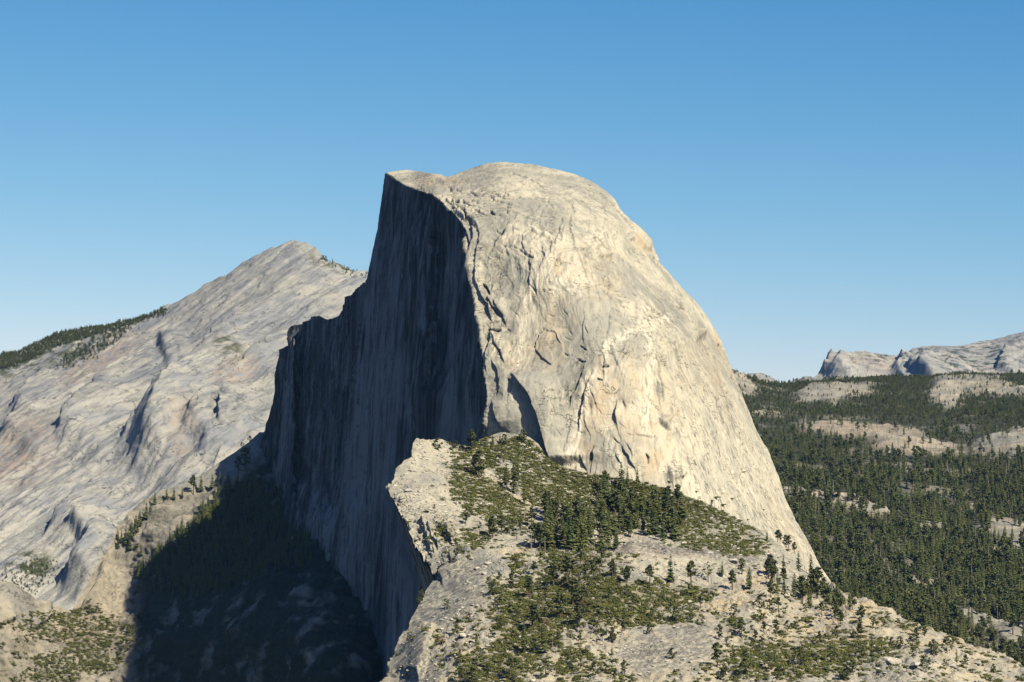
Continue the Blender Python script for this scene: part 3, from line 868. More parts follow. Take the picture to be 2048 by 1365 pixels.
terrain("bare_mountain", Pd, M_CLOUDS, {"stain": e1(st_c), "pale": e1(smooth(.0, .35, fbm(Q, (90, 700, 400), 3, seed=50)) * .8), "dark": e1(.75 * smooth(-.05, .35, fbm(Q, (110, 700, 400), 4, .55, seed=49)) * (.4 + .6 * low)), "veg": e1(veg_c)},
        "long bare granite mountain with diagonal ribs, left of the dome")
G_CR = Ground(P, px, py)
print("t clouds", time.time() - T0)

# ------------------------------------------------------------------ landform: forested hills, right
TOP_F = np.array([(1380, 730), (1465, 742), (1500, 752), (1530, 760), (1560, 764), (1600, 764), (1640, 762), (1680, 760), (1720, 759), (1800, 758), (1850, 756), (1900, 752), (1960, 748), (2048, 744), (2250, 735)], float)
hill_depth = tps([(1380, 730, 8600), (1465, 742, 8600), (1545, 762, 8700), (1650, 760, 8800), (1800, 758, 8700), (1950, 748, 8600), (2048, 744, 8500), (2250, 735, 8500),
                  (1480, 800, 7700), (1660, 805, 7900), (1800, 800, 7900), (2000, 790, 7900), (1550, 850, 7200), (1750, 850, 7200), (1950, 860, 7000), (1600, 900, 6500), (1750, 915, 6450), (1900, 905, 6550),
                  (2030, 880, 6600), (2040, 930, 6200), (1600, 960, 6050), (1800, 980, 5950), (2000, 1000, 5850), (1580, 1000, 5700), (1700, 1030, 5600), (1900, 1070, 5450), (2040, 1060, 5500), (1650, 1120, 5000),
                  (1800, 1150, 4900), (2000, 1160, 4900), (1700, 1200, 4500), (1850, 1250, 4400), (2000, 1240, 4500), (2048, 1300, 4200), (1700, 1400, 3900), (2200, 1400, 3900), (1500, 1100, 5200), (2250, 1000, 5900)])
xs = np.linspace(1380, 2250, 400); nr = 330
ytop = np.interp(xs, TOP_F[:, 0], TOP_F[:, 1])
px = np.repeat(xs[None], nr, 0)
py = ytop[None] + (1440 - ytop)[None] * np.linspace(0, 1, nr)[:, None]
d = hill_depth(px, py)
P = unproject(px, py, d)
N = blur(normals(P), 3)
_px, _py = px, py
jx = fbm(P, 130, 4, .6, seed=55) * 40; jy = fbm(P, 130, 4, .6, seed=56) * 18
px = px + jx; py = py + jy
clear = np.clip(blob(px, py, 1668, 785, 72, 20, -8, .3) + blob(px, py, 1965, 775, 90, 16, 8, .35) + blob(px, py, 1890, 795, 34, 24, 20, .4) + blob(px, py, 1720, 868, 120, 16, 4, .4)
                + blob(px, py, 1840, 903, 90, 18, 3, .4) + blob(px, py, 2015, 890, 70, 24, -12, .35) + blob(px, py, 1480, 768, 30, 16, 30, .4) + blob(px, py, 1620, 998, 60, 11, 8, .4)
                + blob(px, py, 1720, 1020, 60, 10, 14, .4) + blob(px, py, 1830, 1050, 70, 9, 14, .5) * .8 + blob(px, py, 2010, 1070, 60, 26, 10, .5) * .8 + blob(px, py, 1840, 1183, 35, 9, 5, .4)
                + blob(px, py, 1960, 1250, 60, 14, 22, .4) + blob(px, py, 2030, 1275, 40, 20, 20, .4) + blob(px, py, 1668, 1152, 16, 12, 20, .4) + blob(px, py, 1540, 832, 30, 5, 0, .5) * .6
                + blob(px, py, 1950, 1020, 60, 8, 5, .5) * .5, 0, 1)
clear = np.clip(clear * 1.35, 0, 1)
px, py = _px, _py
disp = fbm(P, 420, 3, seed=51) * 18 + fbm(P, 90, 4, seed=52) * 9 + clear * fbm(P, 22, 4, .6, seed=53) * 5 + clear * 10
P = P + N * disp[..., None]
soil = clear * (blob(px, py, 1700, 870, 140, 16) + blob(px, py, 1850, 905, 100, 20) * .6)
veg_f = np.clip(1 - .45 * smooth(.05, .35, fbm(P, (160, 160, 60), 3, .6, seed=57)) - clear * (0.75 + 0.6 * fbm(P, 40, 4, .6, seed=54)), 0, 1)
Pd = skirt(P, "top", [(0, 40, -4), (0, 300, -60), (0, 900, -300)])
e1 = lambda A: ext(np.clip(A, 0, 1), 3, "top")
z = np.zeros(px.shape)
terrain("forested_hills", Pd, M_HILL, {"stain": e1(soil * .5), "dark": e1(z), "soil": e1(soil * .5), "veg": e1(veg_f)},
        "rolling hills under conifer forest to the right of the dome")
G_HILL = Ground(P, px, py)
HILL = dict(px=px, py=py, clear=clear, gap=smooth(.05, .35, fbm(P, (160, 160, 60), 3, .6, seed=57)))
print("t hills", time.time() - T0)

# ------------------------------------------------------------------ landform: far bare peaks, right
TOP_P = np.array([(1560, 800), (1600, 762), (1612, 756), (1628, 757), (1636, 750), (1643, 738), (1652, 722), (1660, 712), (1672, 706), (1690, 704), (1720, 703), (1745, 706), (1775, 709), (1800, 711), (1815, 705), (1830, 697),
                  (1850, 691), (1862, 690), (1880, 693), (1905, 693), (1930, 690), (1960, 684), (1985, 680), (2000, 676), (2020, 670), (2048, 664), (2100, 655), (2300, 665)], float)
pk_depth = tps([(1560, 800, 13200), (1640, 745, 13600), (1690, 704, 14400), (1800, 711, 14800), (1862, 690, 14600), (1960, 684, 14800), (2048, 664, 14600), (2300, 665, 14800), (1700, 760, 13300), (1850, 760, 13200), (2000, 760, 13200), (2200, 760, 13200),
                (1760, 735, 13900), (1900, 725, 13800), (2048, 710, 13900), (1800, 850, 12400), (2100, 850, 12400)])
xs = np.linspace(1560, 2300, 480); nr = 150
ytop = np.interp(xs, TOP_P[:, 0], TOP_P[:, 1])
px = np.repeat(xs[None], nr, 0)
py = ytop[None] + (860 - ytop)[None] * (np.linspace(0, 1, nr) ** 1.2)[:, None]
P = unproject(px, py, pk_depth(px, py))
N = blur(normals(P), 3)
U = P[..., 0] + P[..., 2] * 0.55
Q = np.stack([U, P[..., 2] * 0.35, P[..., 1] * 0.4], -1)
jit = (fbm(P, 80, 3, seed=61) * 5, fbm(P, 80, 3, seed=62) * 5)
steep = blob(px, py, 1690, 735, 60, 32, 0, .4) + blob(px, py, 1830, 725, 55, 34, -20, .4) + blob(px, py, 2045, 715, 30, 40, 0, .4)
disp = fbm(Q, 90, 4, .55, seed=63) * (8 + 26 * steep) + fbm(P, 45, 4, .6, seed=64) * 6
for pts, a, w in (([(1668, 712), (1658, 735), (1645, 757)], 60, 12), ([(1690, 725), (1675, 745), (1668, 760)], 45, 9), ([(1822, 706), (1800, 735), (1778, 752)], 60, 14), ([(1845, 700), (1838, 730), (1820, 755)], 45, 8),
                  ([(1870, 720), (1855, 745), (1840, 760)], 40, 8), ([(2018, 690), (2008, 720), (1990, 745)], 45, 6), ([(1905, 715), (1890, 745)], 30, 6)):
    disp = feature(disp, px, py, pts, a * .8, side=-1, w=w, L=60, jit=jit, ends=.3)
P = P + N * disp[..., None]
veg_p = np.clip(smooth(-0.02, .22, fbm(P, 60, 4, .65, seed=65)) * (1 - steep) * (blob(px, py, 1940, 715, 100, 45, 0, .5) * 1.0 + blob(px, py, 1770, 718, 60, 12) * .9 + .35), 0, 1) * .9
Pd = skirt(P, "top", [(0, 60, -20), (0, 400, -200), (0, 1200, -900)])
terrain("far_peaks", Pd, M_PEAK, {"stain": e1(blob(px, py, 1740, 730, 60, 20) * .7), "dark": e1(0 * px), "veg": e1(veg_p)}, "far pale bare peaks on the right skyline")

# low knolls peeping over the wooded skyline between the dome and the peaks
for cx, yt, wpx, dd in ((1512, 746, 42, 9600), (1615, 752, 26, 9700)):
    xs = np.linspace(cx - wpx, cx + wpx, 60)
    yt_ = yt + 16 * ((xs - cx) / wpx) ** 2
    px = np.repeat(xs[None], 16, 0); py = yt_[None] + (790 - yt_)[None] * np.linspace(0, 1, 16)[:, None]
    P = unproject(px, py, dd - (py - yt) * 14)
    P = P + (fbm(P, 40, 4, .6, seed=70) * 6)[..., None] * np.array([0, -.6, .8])
    Pd = skirt(P, "top", [(0, 40, -8), (0, 200, -80), (0, 500, -400)])
    terrain("bald_knoll", Pd, M_PEAK, {"stain": e1(0 * px), "dark": e1(0 * px), "veg": e1(np.clip(smooth(.05, .3, fbm(P, 25, 3, seed=71)), 0, 1))})

# the ground far below, out to the horizon
gm, gnt, gb = node_mat("ground_forest")
gg = NT(gnt)
gg.l(gg.mix(gg.rng(gg.noise(300, 5), .4, .6), (0.05, 0.06, 0.03), (0.16, 0.14, 0.10)), gb.inputs["Base Color"])
gr = raw_mesh("ground", [(-18000, -3000, -900), (18000, -3000, -900), (18000, 17500, -900), (-18000, 17500, -900)], [(0, 1, 2, 3)])
link("ground", gr, gm)["kind"] = "structure"
print("t land", time.time() - T0)

# ------------------------------------------------------------------ foliage and rock materials
def leaf_material(name, a, b, c, top=None):
    m, nt, bs = node_mat(name)
    g = NT(nt)
    oi = g.new("ShaderNodeObjectInfo")
    col = g.mix(oi.outputs["Random"], a, b)
    n = g.noise(1.6, 3, 0.6)
    col = g.mix(g.math('MULTIPLY', g.rng(n, 0.42, 0.68), 0.7), col, c)
    g.l(col, bs.inputs["Base Color"])
    bs.inputs["Roughness"].default_value = 0.75
    return m


M_FIR = leaf_material("fir_needles", (0.050, 0.080, 0.028), (0.125, 0.132, 0.036), (0.145, 0.148, 0.048))
M_PINE = leaf_material("pine_needles", (0.060, 0.082, 0.030), (0.095, 0.105, 0.036), (0.130, 0.130, 0.048))
M_SCRUB = leaf_material("scrub_leaves", (0.075, 0.090, 0.022), (0.130, 0.128, 0.030), (0.165, 0.155, 0.050))
M_RUST = leaf_material("dead_needles", (0.20, 0.10, 0.055), (0.16, 0.09, 0.055), (0.24, 0.13, 0.07))
bm_, bnt, bbs = node_mat("bark")
gk = NT(bnt)
gk.l(gk.mix(gk.rng(gk.noise((0.6, 0.6, 4), 4), 0.35, 0.65), (0.16, 0.105, 0.065), (0.07, 0.05, 0.036)), bbs.inputs["Base Color"])
M_BARK = bm_
bm_, bnt, bbs = node_mat("bleached_wood")
gk = NT(bnt)
gk.l(gk.mix(gk.rng(gk.noise((0.5, 0.5, 4), 4), 0.35, 0.65), (0.34, 0.30, 0.25), (0.19, 0.165, 0.14)), bbs.inputs["Base Color"])
M_SNAG = bm_
bm_, bnt, bbs = node_mat("boulder_granite")
gk = NT(bnt)
cc = gk.mix(gk.rng(gk.noise(3.0, 5, 0.65), 0.35, 0.7), (0.50, 0.45, 0.36), (0.27, 0.25, 0.21))
gk.l(cc, bbs.inputs["Base Color"])
gk.l(gk.bump(gk.noise(1.2, 5, 0.7), 0.35), bbs.inputs["Normal"])
M_BOULDER = bm_


# ------------------------------------------------------------------ tree shapes, one metre tall, scaled when planted
class MB:
    def __init__(self): self.v = []; self.f = []

    def quad(self, a, b, c, d):
        i = len(self.v); self.v += [a, b, c, d]; self.f.append((i, i + 1, i + 2, i + 3))

    def tube(self, pts, rad, n=5):
        base = len(self.v)
        for (p, r) in zip(pts, rad):
            for k in range(n):
                a = 2 * math.pi * k / n
                self.v.append((p[0] + r * math.cos(a), p[1] + r * math.sin(a), p[2]))
        for j in range(len(pts) - 1):
            for k in range(n):
                k2 = (k + 1) % n
                self.f.append((base + j * n + k, base + j * n + k2, base + (j + 1) * n + k2, base + (j + 1) * n + k))

    def mesh(self, name, mat):
        me = raw_mesh(name, self.v, self.f)
        me.materials.append(mat)
        return me


def needle_tuft(b, c, r, n, rg, flat=0.6):
    for _ in range(n):
        p = rg.normal(size=3); p /= np.linalg.norm(p) + 1e-9
        p = p * r * rg.uniform(0.25, 1.0) * np.array([1, 1, flat]) + c
        u = rg.normal(size=3); u[2] *= 0.5; u /= np.linalg.norm(u)
        w = np.cross(u, rg.normal(size=3)); w /= np.linalg.norm(w) + 1e-9
        s = r * rg.uniform(0.4, 0.75)
        b.quad(tuple(p - u * s), tuple(p + w * s * .6), tuple(p + u * s), tuple(p - w * s * .6))


def make_fir(seed, whorls=17, per=9, wide=0.15, base=0.10, extra=1):
    rg = np.random.default_rng(seed)
    t = MB(); c = MB()
    lean = rg.uniform(-0.012, 0.012, 2)
    t.tube([(0, 0, -0.06), (lean[0] * .5, lean[1] * .5, 0.5), (lean[0], lean[1], 0.98)], (0.020, 0.012, 0.002))
    bias = rg.uniform(0, 6.28)
    for i in range(whorls):
        h = base + (1 - base) * (i + rg.uniform(0, .8)) / whorls
        rad = wide * (1 - h) ** 0.72 * rg.uniform(0.72, 1.2) * (0.6 + 0.4 * min(1, (h - base) / 0.15)) + 0.016
        for k in range(per):
            if rg.random() < 0.10: continue
            a = 2 * math.pi * (k + rg.uniform(-.35, .35)) / per + i * 0.7
            rr = rad * rg.uniform(0.6, 1.15) * (1 + .15 * math.cos(a - bias))
            d = np.array([math.cos(a), math.sin(a), 0]); s = np.array([-math.sin(a), math.cos(a), 0])
            o = np.array([lean[0] * h, lean[1] * h, h])
            droop = rr * rg.uniform(0.2, 0.65)
            wd = rr * rg.uniform(0.34, 0.52) + 0.008
            dn = np.array([0, 0, -wd * .55])
            mid = o + d * rr * 0.6 + np.array([0, 0, -droop * 0.35 + 0.006])
            tip = o + d * rr + np.array([0, 0, -droop])
            c.quad(tuple(o), tuple(mid + s * wd + dn), tuple(tip), tuple(mid - s * wd + dn))
            if extra:
                p = o + d * rr * rg.uniform(.25, .8) + np.array([0, 0, rg.uniform(-.015, .012)])
                needle_tuft(c, p, 0.028 + rr * .22, 1, rg, 0.9)
    return t.mesh("fir_trunk", M_BARK), c.mesh("fir_crown", M_FIR)


def make_pine(seed, limbs=26, bare=0.35, wide=0.19, tuft=12, mat=None, crown_mat=None, fat=1.0):
    rg = np.random.default_rng(seed)
    t = MB(); c = MB()
    bend = rg.uniform(-0.035, 0.035, 2)
    cx = lambda h: np.array([bend[0] * h * h, bend[1] * h * h, h])
    t.tube([tuple(cx(h)) if h > 0 else (0, 0, -0.07) for h in (0, .25, .5, .75, .97)], (.032, .026, .020, .012, .003))
    for i in range(limbs):
        h = bare + (0.95 - bare) * ((i + rg.uniform(0, 1)) / limbs) ** 0.9
        u = (h - bare) / (1 - bare)
        rad = wide * (math.sin(math.pi * min(1, 0.22 + u * 0.78)) ** 0.7) * rg.uniform(0.45, 1.15)
        a = rg.uniform(0, 2 * math.pi)
        o = cx(h); tip = o + np.array([math.cos(a) * rad, math.sin(a) * rad, rg.uniform(-0.03, 0.04)])
        t.tube([tuple(o), tuple((o + tip) / 2 + np.array([0, 0, -.008])), tuple(tip)], (.007, .005, .0015), 3)
        needle_tuft(c, tip, (0.058 + 0.025 * rg.random()) * fat, tuft, rg, 0.55)
        needle_tuft(c, o + (tip - o) * 0.5, 0.05 * fat, tuft // 2, rg, 0.55)
    needle_tuft(c, cx(0.95), 0.045 * fat, tuft, rg, 1.0)
    return t.mesh("pine_trunk", mat or M_BARK), c.mesh("pine_crown", crown_mat or M_PINE)


def make_snag(seed, limbs=12):
    rg = np.random.default_rng(seed)
    t = MB(); c = MB()
    bend = rg.uniform(-0.03, 0.03, 2)
    cx = lambda h: np.array([bend[0] * h * h, bend[1] * h * h, h])
    t.tube([(0, 0, -.06), tuple(cx(.4)), tuple(cx(.75)), tuple(cx(1))], (.026, .019, .012, .003))
    for i in range(limbs):
        h = rg.uniform(.35, .95); a = rg.uniform(0, 6.28); r = (1.05 - h) * rg.uniform(.1, .3)
        o = cx(h)
        t.tube([tuple(o), tuple(o + np.array([math.cos(a) * r, math.sin(a) * r, rg.uniform(-.04, .06)]))], (.007, .002), 3)
    return t.mesh("snag_trunk", M_SNAG), None


def make_bush(seed, n=90, flat=0.5, crown_mat=None):
    """low spreading shrub about one metre across"""
    rg = np.random.default_rng(seed)
    c = MB()
    lob = [(rg.uniform(-.3, .3), rg.uniform(-.3, .3), rg.uniform(.05, .25) * flat * 2, rg.uniform(.2, .34)) for _ in range(6)]
    for i in range(n):
        x, y, z, r = lob[rg.integers(6)]
        p = rg.normal(size=3); p /= np.linalg.norm(p); p[2] = abs(p[2])
        q = np.array([x, y, z]) + p * r * np.array([1, 1, flat])
        u = rg.normal(size=3); u /= np.linalg.norm(u)
        nrm = p + rg.normal(size=3) * .5; nrm /= np.linalg.norm(nrm)
        u = np.cross(nrm, u); u /= np.linalg.norm(u) + 1e-9
        w = np.cross(nrm, u); s = rg.uniform(.07, .13)
        c.quad(tuple(q - u * s), tuple(q + w * s), tuple(q + u * s), tuple(q - w * s))
    return c.mesh("shrub", crown_mat or M_SCRUB)


def make_boulder(seed):
    import bmesh
    rg = np.random.default_rng(seed)
    bm = bmesh.new()
    bmesh.ops.create_icosphere(bm, subdivisions=3, radius=0.5)
    V = np.array([v.co[:] for v in bm.verts])
    for _ in range(9):                                   # chop planes: angular block
        n = rg.normal(size=3); n /= np.linalg.norm(n); k = rg.uniform(.26, .42)
        dd = V @ n - k
        V = V - np.clip(dd, 0, None)[:, None] * n
    V = V * np.array([1.2, 0.95, rg.uniform(.6, .85)]) + fbm(V, 0.35, 3, seed=seed * .1)[:, None] * .03
    for v, c in zip(bm.verts, V): v.co = c
    me = bpy.data.meshes.new("boulder"); bm.to_mesh(me); bm.free()
    me.materials.append(M_BOULDER)
    return me


FIRS = [make_fir(100 + i, whorls=15 + i, wide=(.18, .21, .16, .24)[i], base=(.12, .06, .2, .08)[i]) for i in range(4)]
PINES = [make_pine(200 + i, limbs=(26, 20, 30, 24, 18)[i], bare=(.34, .45, .28, .22, .38)[i], wide=(.18, .17, .2, .24, .22)[i], tuft=14, fat=1.35) for i in range(5)]
BUSHY = [make_pine(300 + i, limbs=28, bare=.10, wide=(.32, .40, .28)[i], tuft=11, fat=1.45) for i in range(3)]
SPARSE = [make_pine(320 + i, limbs=18, bare=.3, wide=.24, tuft=5) for i in range(2)]
RUSTY = [make_pine(340 + i, limbs=22, bare=(.15, .35)[i], wide=.3, tuft=6, crown_mat=M_RUST) for i in range(2)]
SNAGS = [make_snag(400 + i, (12, 7, 4)[i]) for i in range(3)]
BUSHES = [make_bush(500 + i) for i in range(4)]
BOULDERS = [make_boulder(600 + i) for i in range(5)]
LOWFIR = [make_fir(700 + i, whorls=9, per=7, wide=(.17, .14, .2)[i], base=.10, extra=0) for i in range(3)]
print("t protos", time.time() - T0)

# ------------------------------------------------------------------ single trees
def plant(kind, x, y, hpx, ground, var=None, sink=0.0):
    p, dist = ground.at(x, y)
    H = hpx * p[1] / FPX
    sets = {"fir": FIRS, "pine": PINES, "bushy": BUSHY, "sparse": SPARSE, "rusty": RUSTY, "snag": SNAGS}[kind]
    tm, cm = sets[int(rng.integers(len(sets))) if var is None else var % len(sets)]
    nm = {"fir": "fir_tree", "pine": "pine_tree", "bushy": "bushy_pine", "sparse": "thin_pine", "rusty": "dead_pine", "snag": "dead_snag"}[kind]
    e = bpy.data.objects.new(nm, None)
    COL.objects.link(e)
    e.empty_display_size = 1
    e.location = (p[0], p[1], p[2] - sink)
    e.rotation_euler = (0, 0, rng.uniform(0, 6.28))
    k = rng.uniform(0.9, 1.12)
    e.scale = (H * k, H * k, H)
    link("trunk", tm, None, e)
    if cm is not None: link("crown", cm, None, e)
    return e


# (kind, base x, base y, height) as seen on the ridge
TREES = """pine 958 957 55;bushy 875 900 25;bushy 911 897 17;pine 944 905 47;fir 1012 980 53;fir 1027 987 68;fir 1050 1010 50;fir 1192 971 30;pine 1210 991 50;
fir 1243 980 56;fir 1254 977 42;fir 1275 961 28;sparse 1372 1024 30;sparse 1398 1018 25;fir 1352 992 12;bushy 1433 999 10;fir 1535 1084 24;pine 1554 1084 25;pine 1564 1086 22;pine 1574 1089 26;pine 1581 1097 26;pine 1593 1100 23;
fir 1571 1149 40;fir 1599 1147 44;fir 1621 1152 44;pine 1609 1199 45;pine 1633 1203 70;pine 1648 1196 40;fir 1584 1194 45;pine 1671 1236 42;fir 1556 1187 42;
pine 1300 1174 44;fir 1344 1164 58;pine 1381 1173 48;sparse 1417 1162 42;fir 1445 1157 32;pine 1465 1179 40;pine 1484 1152 32;fir 1499 1177 45;pine 1225 1152 35;pine 1254 1168 38;
bushy 1346 1318 24;pine 1432 1336 50;pine 1490 1329 34;pine 1439 1281 32;pine 1484 1276 38;bushy 1575 1262 22;pine 1520 1252 20;bushy 1466 1235 26;pine 1401 1221 26;pine 1343 1219 22;pine 1556 1229 30;pine 1672 1238 28;fir 1699 1224 45;
pine 1069 1153 30;pine 1110 1175 50;pine 1134 1168 58;pine 1172 1168 40;pine 1186 1158 35;bushy 1228 1151 28;pine 1253 1169 36;pine 1059 1195 42;pine 1090 1181 30;fir 1004 1208 40;pine 1027 1178 38;pine 1000 1173 28;bushy 978 1173 18;
pine 1145 1212 55;pine 1121 1236 52;sparse 1083 1231 40;pine 1156 1246 42;fir 1248 1251 44;pine 1197 1251 30;fir 1049 1309 66;pine 1066 1258 52;fir 1088 1306 58;fir 1171 1311 18;bushy 1141 1342 18;bushy 1226 1284 28;fir 1224 1308 18;
bushy 915 1272 36;bushy 893 1220 22;bushy 818 1286 18;bushy 832 1196 23;bushy 824 1203 20;pine 920 1362 34;bushy 946 1364 36;pine 1748 1266 30;pine 1834 1284 30;fir 1906 1280 16;bushy 1706 1276 16;bushy 1867 1309 34;bushy 1825 1315 22;
pine 985 1075 44;pine 1003 1072 40;bushy 1018 1070 34;bushy 936 1032 22;pine 930 1050 24;bushy 960 1058 16;sparse 912 1010 16;bushy 870 1018 10;bushy 912 1126 14;fir 1040 1062 44;pine 1062 1055 40;fir 1036 952 26;bushy 1010 893 24;fir 985 892 22;fir 1000 886 20;bushy 1045 886 26;pine 1160 1130 44;pine 1205 1130 40;
bushy 1540 1335 30;bushy 1600 1330 36;bushy 1660 1325 34;fir 1655 1345 30;bushy 1720 1318 30;bushy 1300 1270 22;bushy 1320 1245 20;bushy 1380 1245 22;bushy 1520 1300 26;pine 1640 1290 28;bushy 1780 1300 26;bushy 1930 1330 20;bushy 1985 1345 18;bushy 1690 1360 34;bushy 1440 1365 30;pine 1250 1350 30;bushy 1190 1355 30;bushy 1090 1355 34;pine 1020 1350 38;fir 990 1300 24;bushy 1000 1260 24""".replace("\n", "").split(";")
DEAD = """snag 1022 1000 20;snag 1049 1042 30;snag 1276 1142 24;snag 1797 1286 22;snag 1035 1082 42;snag 1062 1103 44;snag 1127 1050 42;snag 1147 1100 30;snag 1190 1108 26;snag 1241 1070 26;snag 1282 1060 28;snag 1317 1096 28;
snag 1091 1108 34;snag 1314 1206 18;snag 1161 1200 36;snag 1104 1298 30;snag 1340 1056 24;snag 1468 1300 22;snag 1240 1112 24;snag 1430 1010 16;snag 1548 1065 14;rusty 1095 1268 34;rusty 1168 1222 24;rusty 1150 1224 20;rusty 885 1292 22;rusty 1069 1232 26""".replace("\n", "").split(";")
ALL = []
for s in TREES + DEAD:
    k, x, y, h = s.split()
    x, y, h = float(x), float(y), float(h)
    ALL.append((k, x, y, h, plant(k, x, y, h, G_RIDGE)))
# the dense stand behind the bench
n = 0
while n < 125:
    y = 985 + 118 * rng.random() ** 0.75; x = rng.uniform(1035, 1365)
    if y < 1108 - 0.42 * (x - 1035) - 40 + 30 * math.sin(x * .05) and x < 1200: continue
    if x > 1250 and y < 1015: continue
    if y > 1080 + (x - 1240) * .06 and x > 1240: continue
    k = "fir" if rng.random() < .8 else "pine"
    e = plant(k, x, y, rng.uniform(40, 62), G_RIDGE)
    ALL.append((k, x, y, 40, e)); n += 1
STAND = set(id(a[4]) for a in ALL[-125:])
FRONT = set(id(a[4]) for a in sorted(ALL[-125:], key=lambda a: -a[2])[:26])
# wood round the foot of the dome's right edge
n = 0
while n < 30:
    x = rng.uniform(1530, 1740); y = 1150 + (x - 1530) * 0.42 + rng.uniform(-8, 40)
    if y < np.interp(x, RX, RY) + 3: continue
    k = ("fir", "pine", "pine")[int(rng.integers(3))]
    ALL.append((k, x, y, 40, plant(k, x, y, rng.uniform(28, 46), G_RIDGE))); n += 1
# thin wood over the lower slope
n = 0
while n < 56:
    x = rng.uniform(960, 2000); y = rng.uniform(1190, 1368)
    if x > np.interp(y, RY, RX) - 6 or ridge_dens(x, y) < .35: continue
    k = ("bushy", "pine", "bushy", "pine", "fir")[int(rng.integers(5))]
    ALL.append((k, x, y, 30, plant(k, x, y, rng.uniform(16, 34), G_RIDGE))); n += 1
# trees on the far slope by the shadow's edge
LEFT = """fir 236 1096 22;fir 244 1090 30;fir 252 1092 34;fir 258 1084 32;fir 266 1078 36;fir 274 1066 38;fir 280 1050 34;fir 284 1112 24;fir 292 1040 36;fir 300 1030 32;fir 312 1012 26;fir 330 1000 22;fir 262 1100 28;
pine 390 990 40;fir 402 988 34;fir 424 978 30;fir 438 970 34;fir 452 968 28;pine 476 950 36;pine 492 940 46;sparse 497 928 34;bushy 490 872 12;bushy 476 878 10;fir 345 1000 26;fir 362 996 26;fir 232 1080 20""".replace("\n", "").split(";")
LEFT_T = []
for s in LEFT:
    k, x, y, h = s.split()
    LEFT_T.append((k, float(x), float(y), float(h), plant(k, float(x), float(y), float(h), G_VAL)))

# --- labels: every tree is told by the landmark it stands at and its place in that group
LAND = [(958, 957, "beside the sandy strip above the tilted slab"), (905, 900, "on the skyline behind the tilted slab"), (1010, 890, "on the knoll at the foot of the dark wall"),
        (1022, 985, "on the sandy strip left of the dense stand"), (1228, 976, "against the pale foot of the dome"), (1380, 1010, "on the scrub slope under the dome's middle"),
        (1565, 1088, "on the sloping ledge across the dome's lower right"), (1585, 1150, "just under the dome's lower right tip"), (1620, 1198, "along the right shoulder below the dome's tip"), (1690, 1232, "at the sandy right shoulder before the forest"),
        (1320, 1170, "on the flat below the pale rock bench"), (1400, 1168, "before the round boulders of the pale bench"), (1480, 1170, "by the top of the sandy clearing"), (1350, 1230, "among scrub left of the sandy clearing"), (1470, 1260, "in the sparse scrub below the sandy clearing"),
        (1450, 1330, "on the striped grey slabs at the bottom"), (1560, 1250, "between scrub on the right half of the slope"), (1620, 1330, "in the dark thicket at the lower right"), (1760, 1275, "on the bare sandy shoulder at right"), (1860, 1305, "above the cracked outcrop at lower right"),
        (1950, 1330, "on the rubble crest at far right"), (1070, 1150, "right of the streaked grey slab"), (1130, 1180, "in the green scrub hollow, upper part"), (1190, 1150, "between the stand and the scrub hollow"), (1240, 1160, "left of the flat below the bench"),
        (1010, 1190, "along the edge of the streaked grey slab"), (1100, 1240, "in the middle of the green scrub hollow"), (1180, 1250, "by the rust coloured dead bush"), (1060, 1300, "at the low end of the green scrub hollow"), (1220, 1290, "on pale rubble below the scrub hollow"),
        (900, 1260, "among the rocks by the lower left cliff"), (825, 1210, "clinging to the cliff edge at left"), (940, 1362, "at the very bottom, left of centre"), (1060, 1355, "at the very bottom, near centre"), (1220, 1352, "at the very bottom, below the rubble"),
        (1000, 1070, "at the left end of the dense stand"), (930, 1035, "on the white rock below the tilted slab"), (1060, 1060, "in front of the dense stand's left half"), (1150, 1110, "at the foot of the dense stand"), (1290, 1080, "on the rim of the pale bench")]
ORD = ["leftmost", "second from the left", "third from the left", "fourth from the left", "fifth from the left", "sixth from the left", "seventh from the left", "eighth from the left", "ninth from the left", "tenth from the left",
       "eleventh from the left", "twelfth from the left", "thirteenth from the left", "fourteenth from the left", "fifteenth from the left", "sixteenth from the left",
       "seventeenth from the left", "eighteenth from the left", "nineteenth from the left", "twentieth from the left", "twenty-first from the left", "twenty-second from the left", "twenty-third from the left",
       "twenty-fourth from the left", "twenty-fifth from the left", "twenty-sixth from the left"]
WORD = {"fir": "dark slender fir", "pine": "open crowned pine", "bushy": "low bushy pine", "sparse": "thin straggly pine", "rusty": "dead rust brown pine", "snag": "bare grey dead snag"}
CAT = {"fir": "fir tree", "pine": "pine tree", "bushy": "pine tree", "sparse": "pine tree", "rusty": "dead tree", "snag": "dead tree"}
GRP = {"fir": "firs on the ridge", "pine": "pines on the ridge", "bushy": "bushy pines on the ridge", "sparse": "thin pines on the ridge", "rusty": "rust brown dead pines", "snag": "bare snags on the ridge"}
sets = {}
for a in ALL:
    k, x, y, h, e = a
    tag(e, cat=CAT[k], group=GRP[k])
    if id(e) in FRONT:
        sets.setdefault((k, len(LAND)), []).append((x, e)); continue
    if id(e) in STAND:
        tag(e, "dark slender fir crowded in the dense stand below the dome" if k == "fir" else "green pine crowded in the dense stand below the dome",
            group="dense stand of firs" if k == "fir" else "pines in the dense stand")
        continue
    j = int(np.argmin([(x - q[0]) ** 2 + 2 * (y - q[1]) ** 2 for q in LAND]))
    sets.setdefault((k, j), []).append((x, e))
for (k, j), lst in sets.items():
    lst.sort(key=lambda q: q[0])
    for i, (x, e) in enumerate(lst):
        e["label"] = WORD[k] + " " + (LAND + [(0, 0, "in the front row of the dense stand")])[j][2] + ("" if len(lst) == 1 else ", " + ("rightmost" if i == len(lst) - 1 else ORD[min(i, 25)]))
lsets = {}
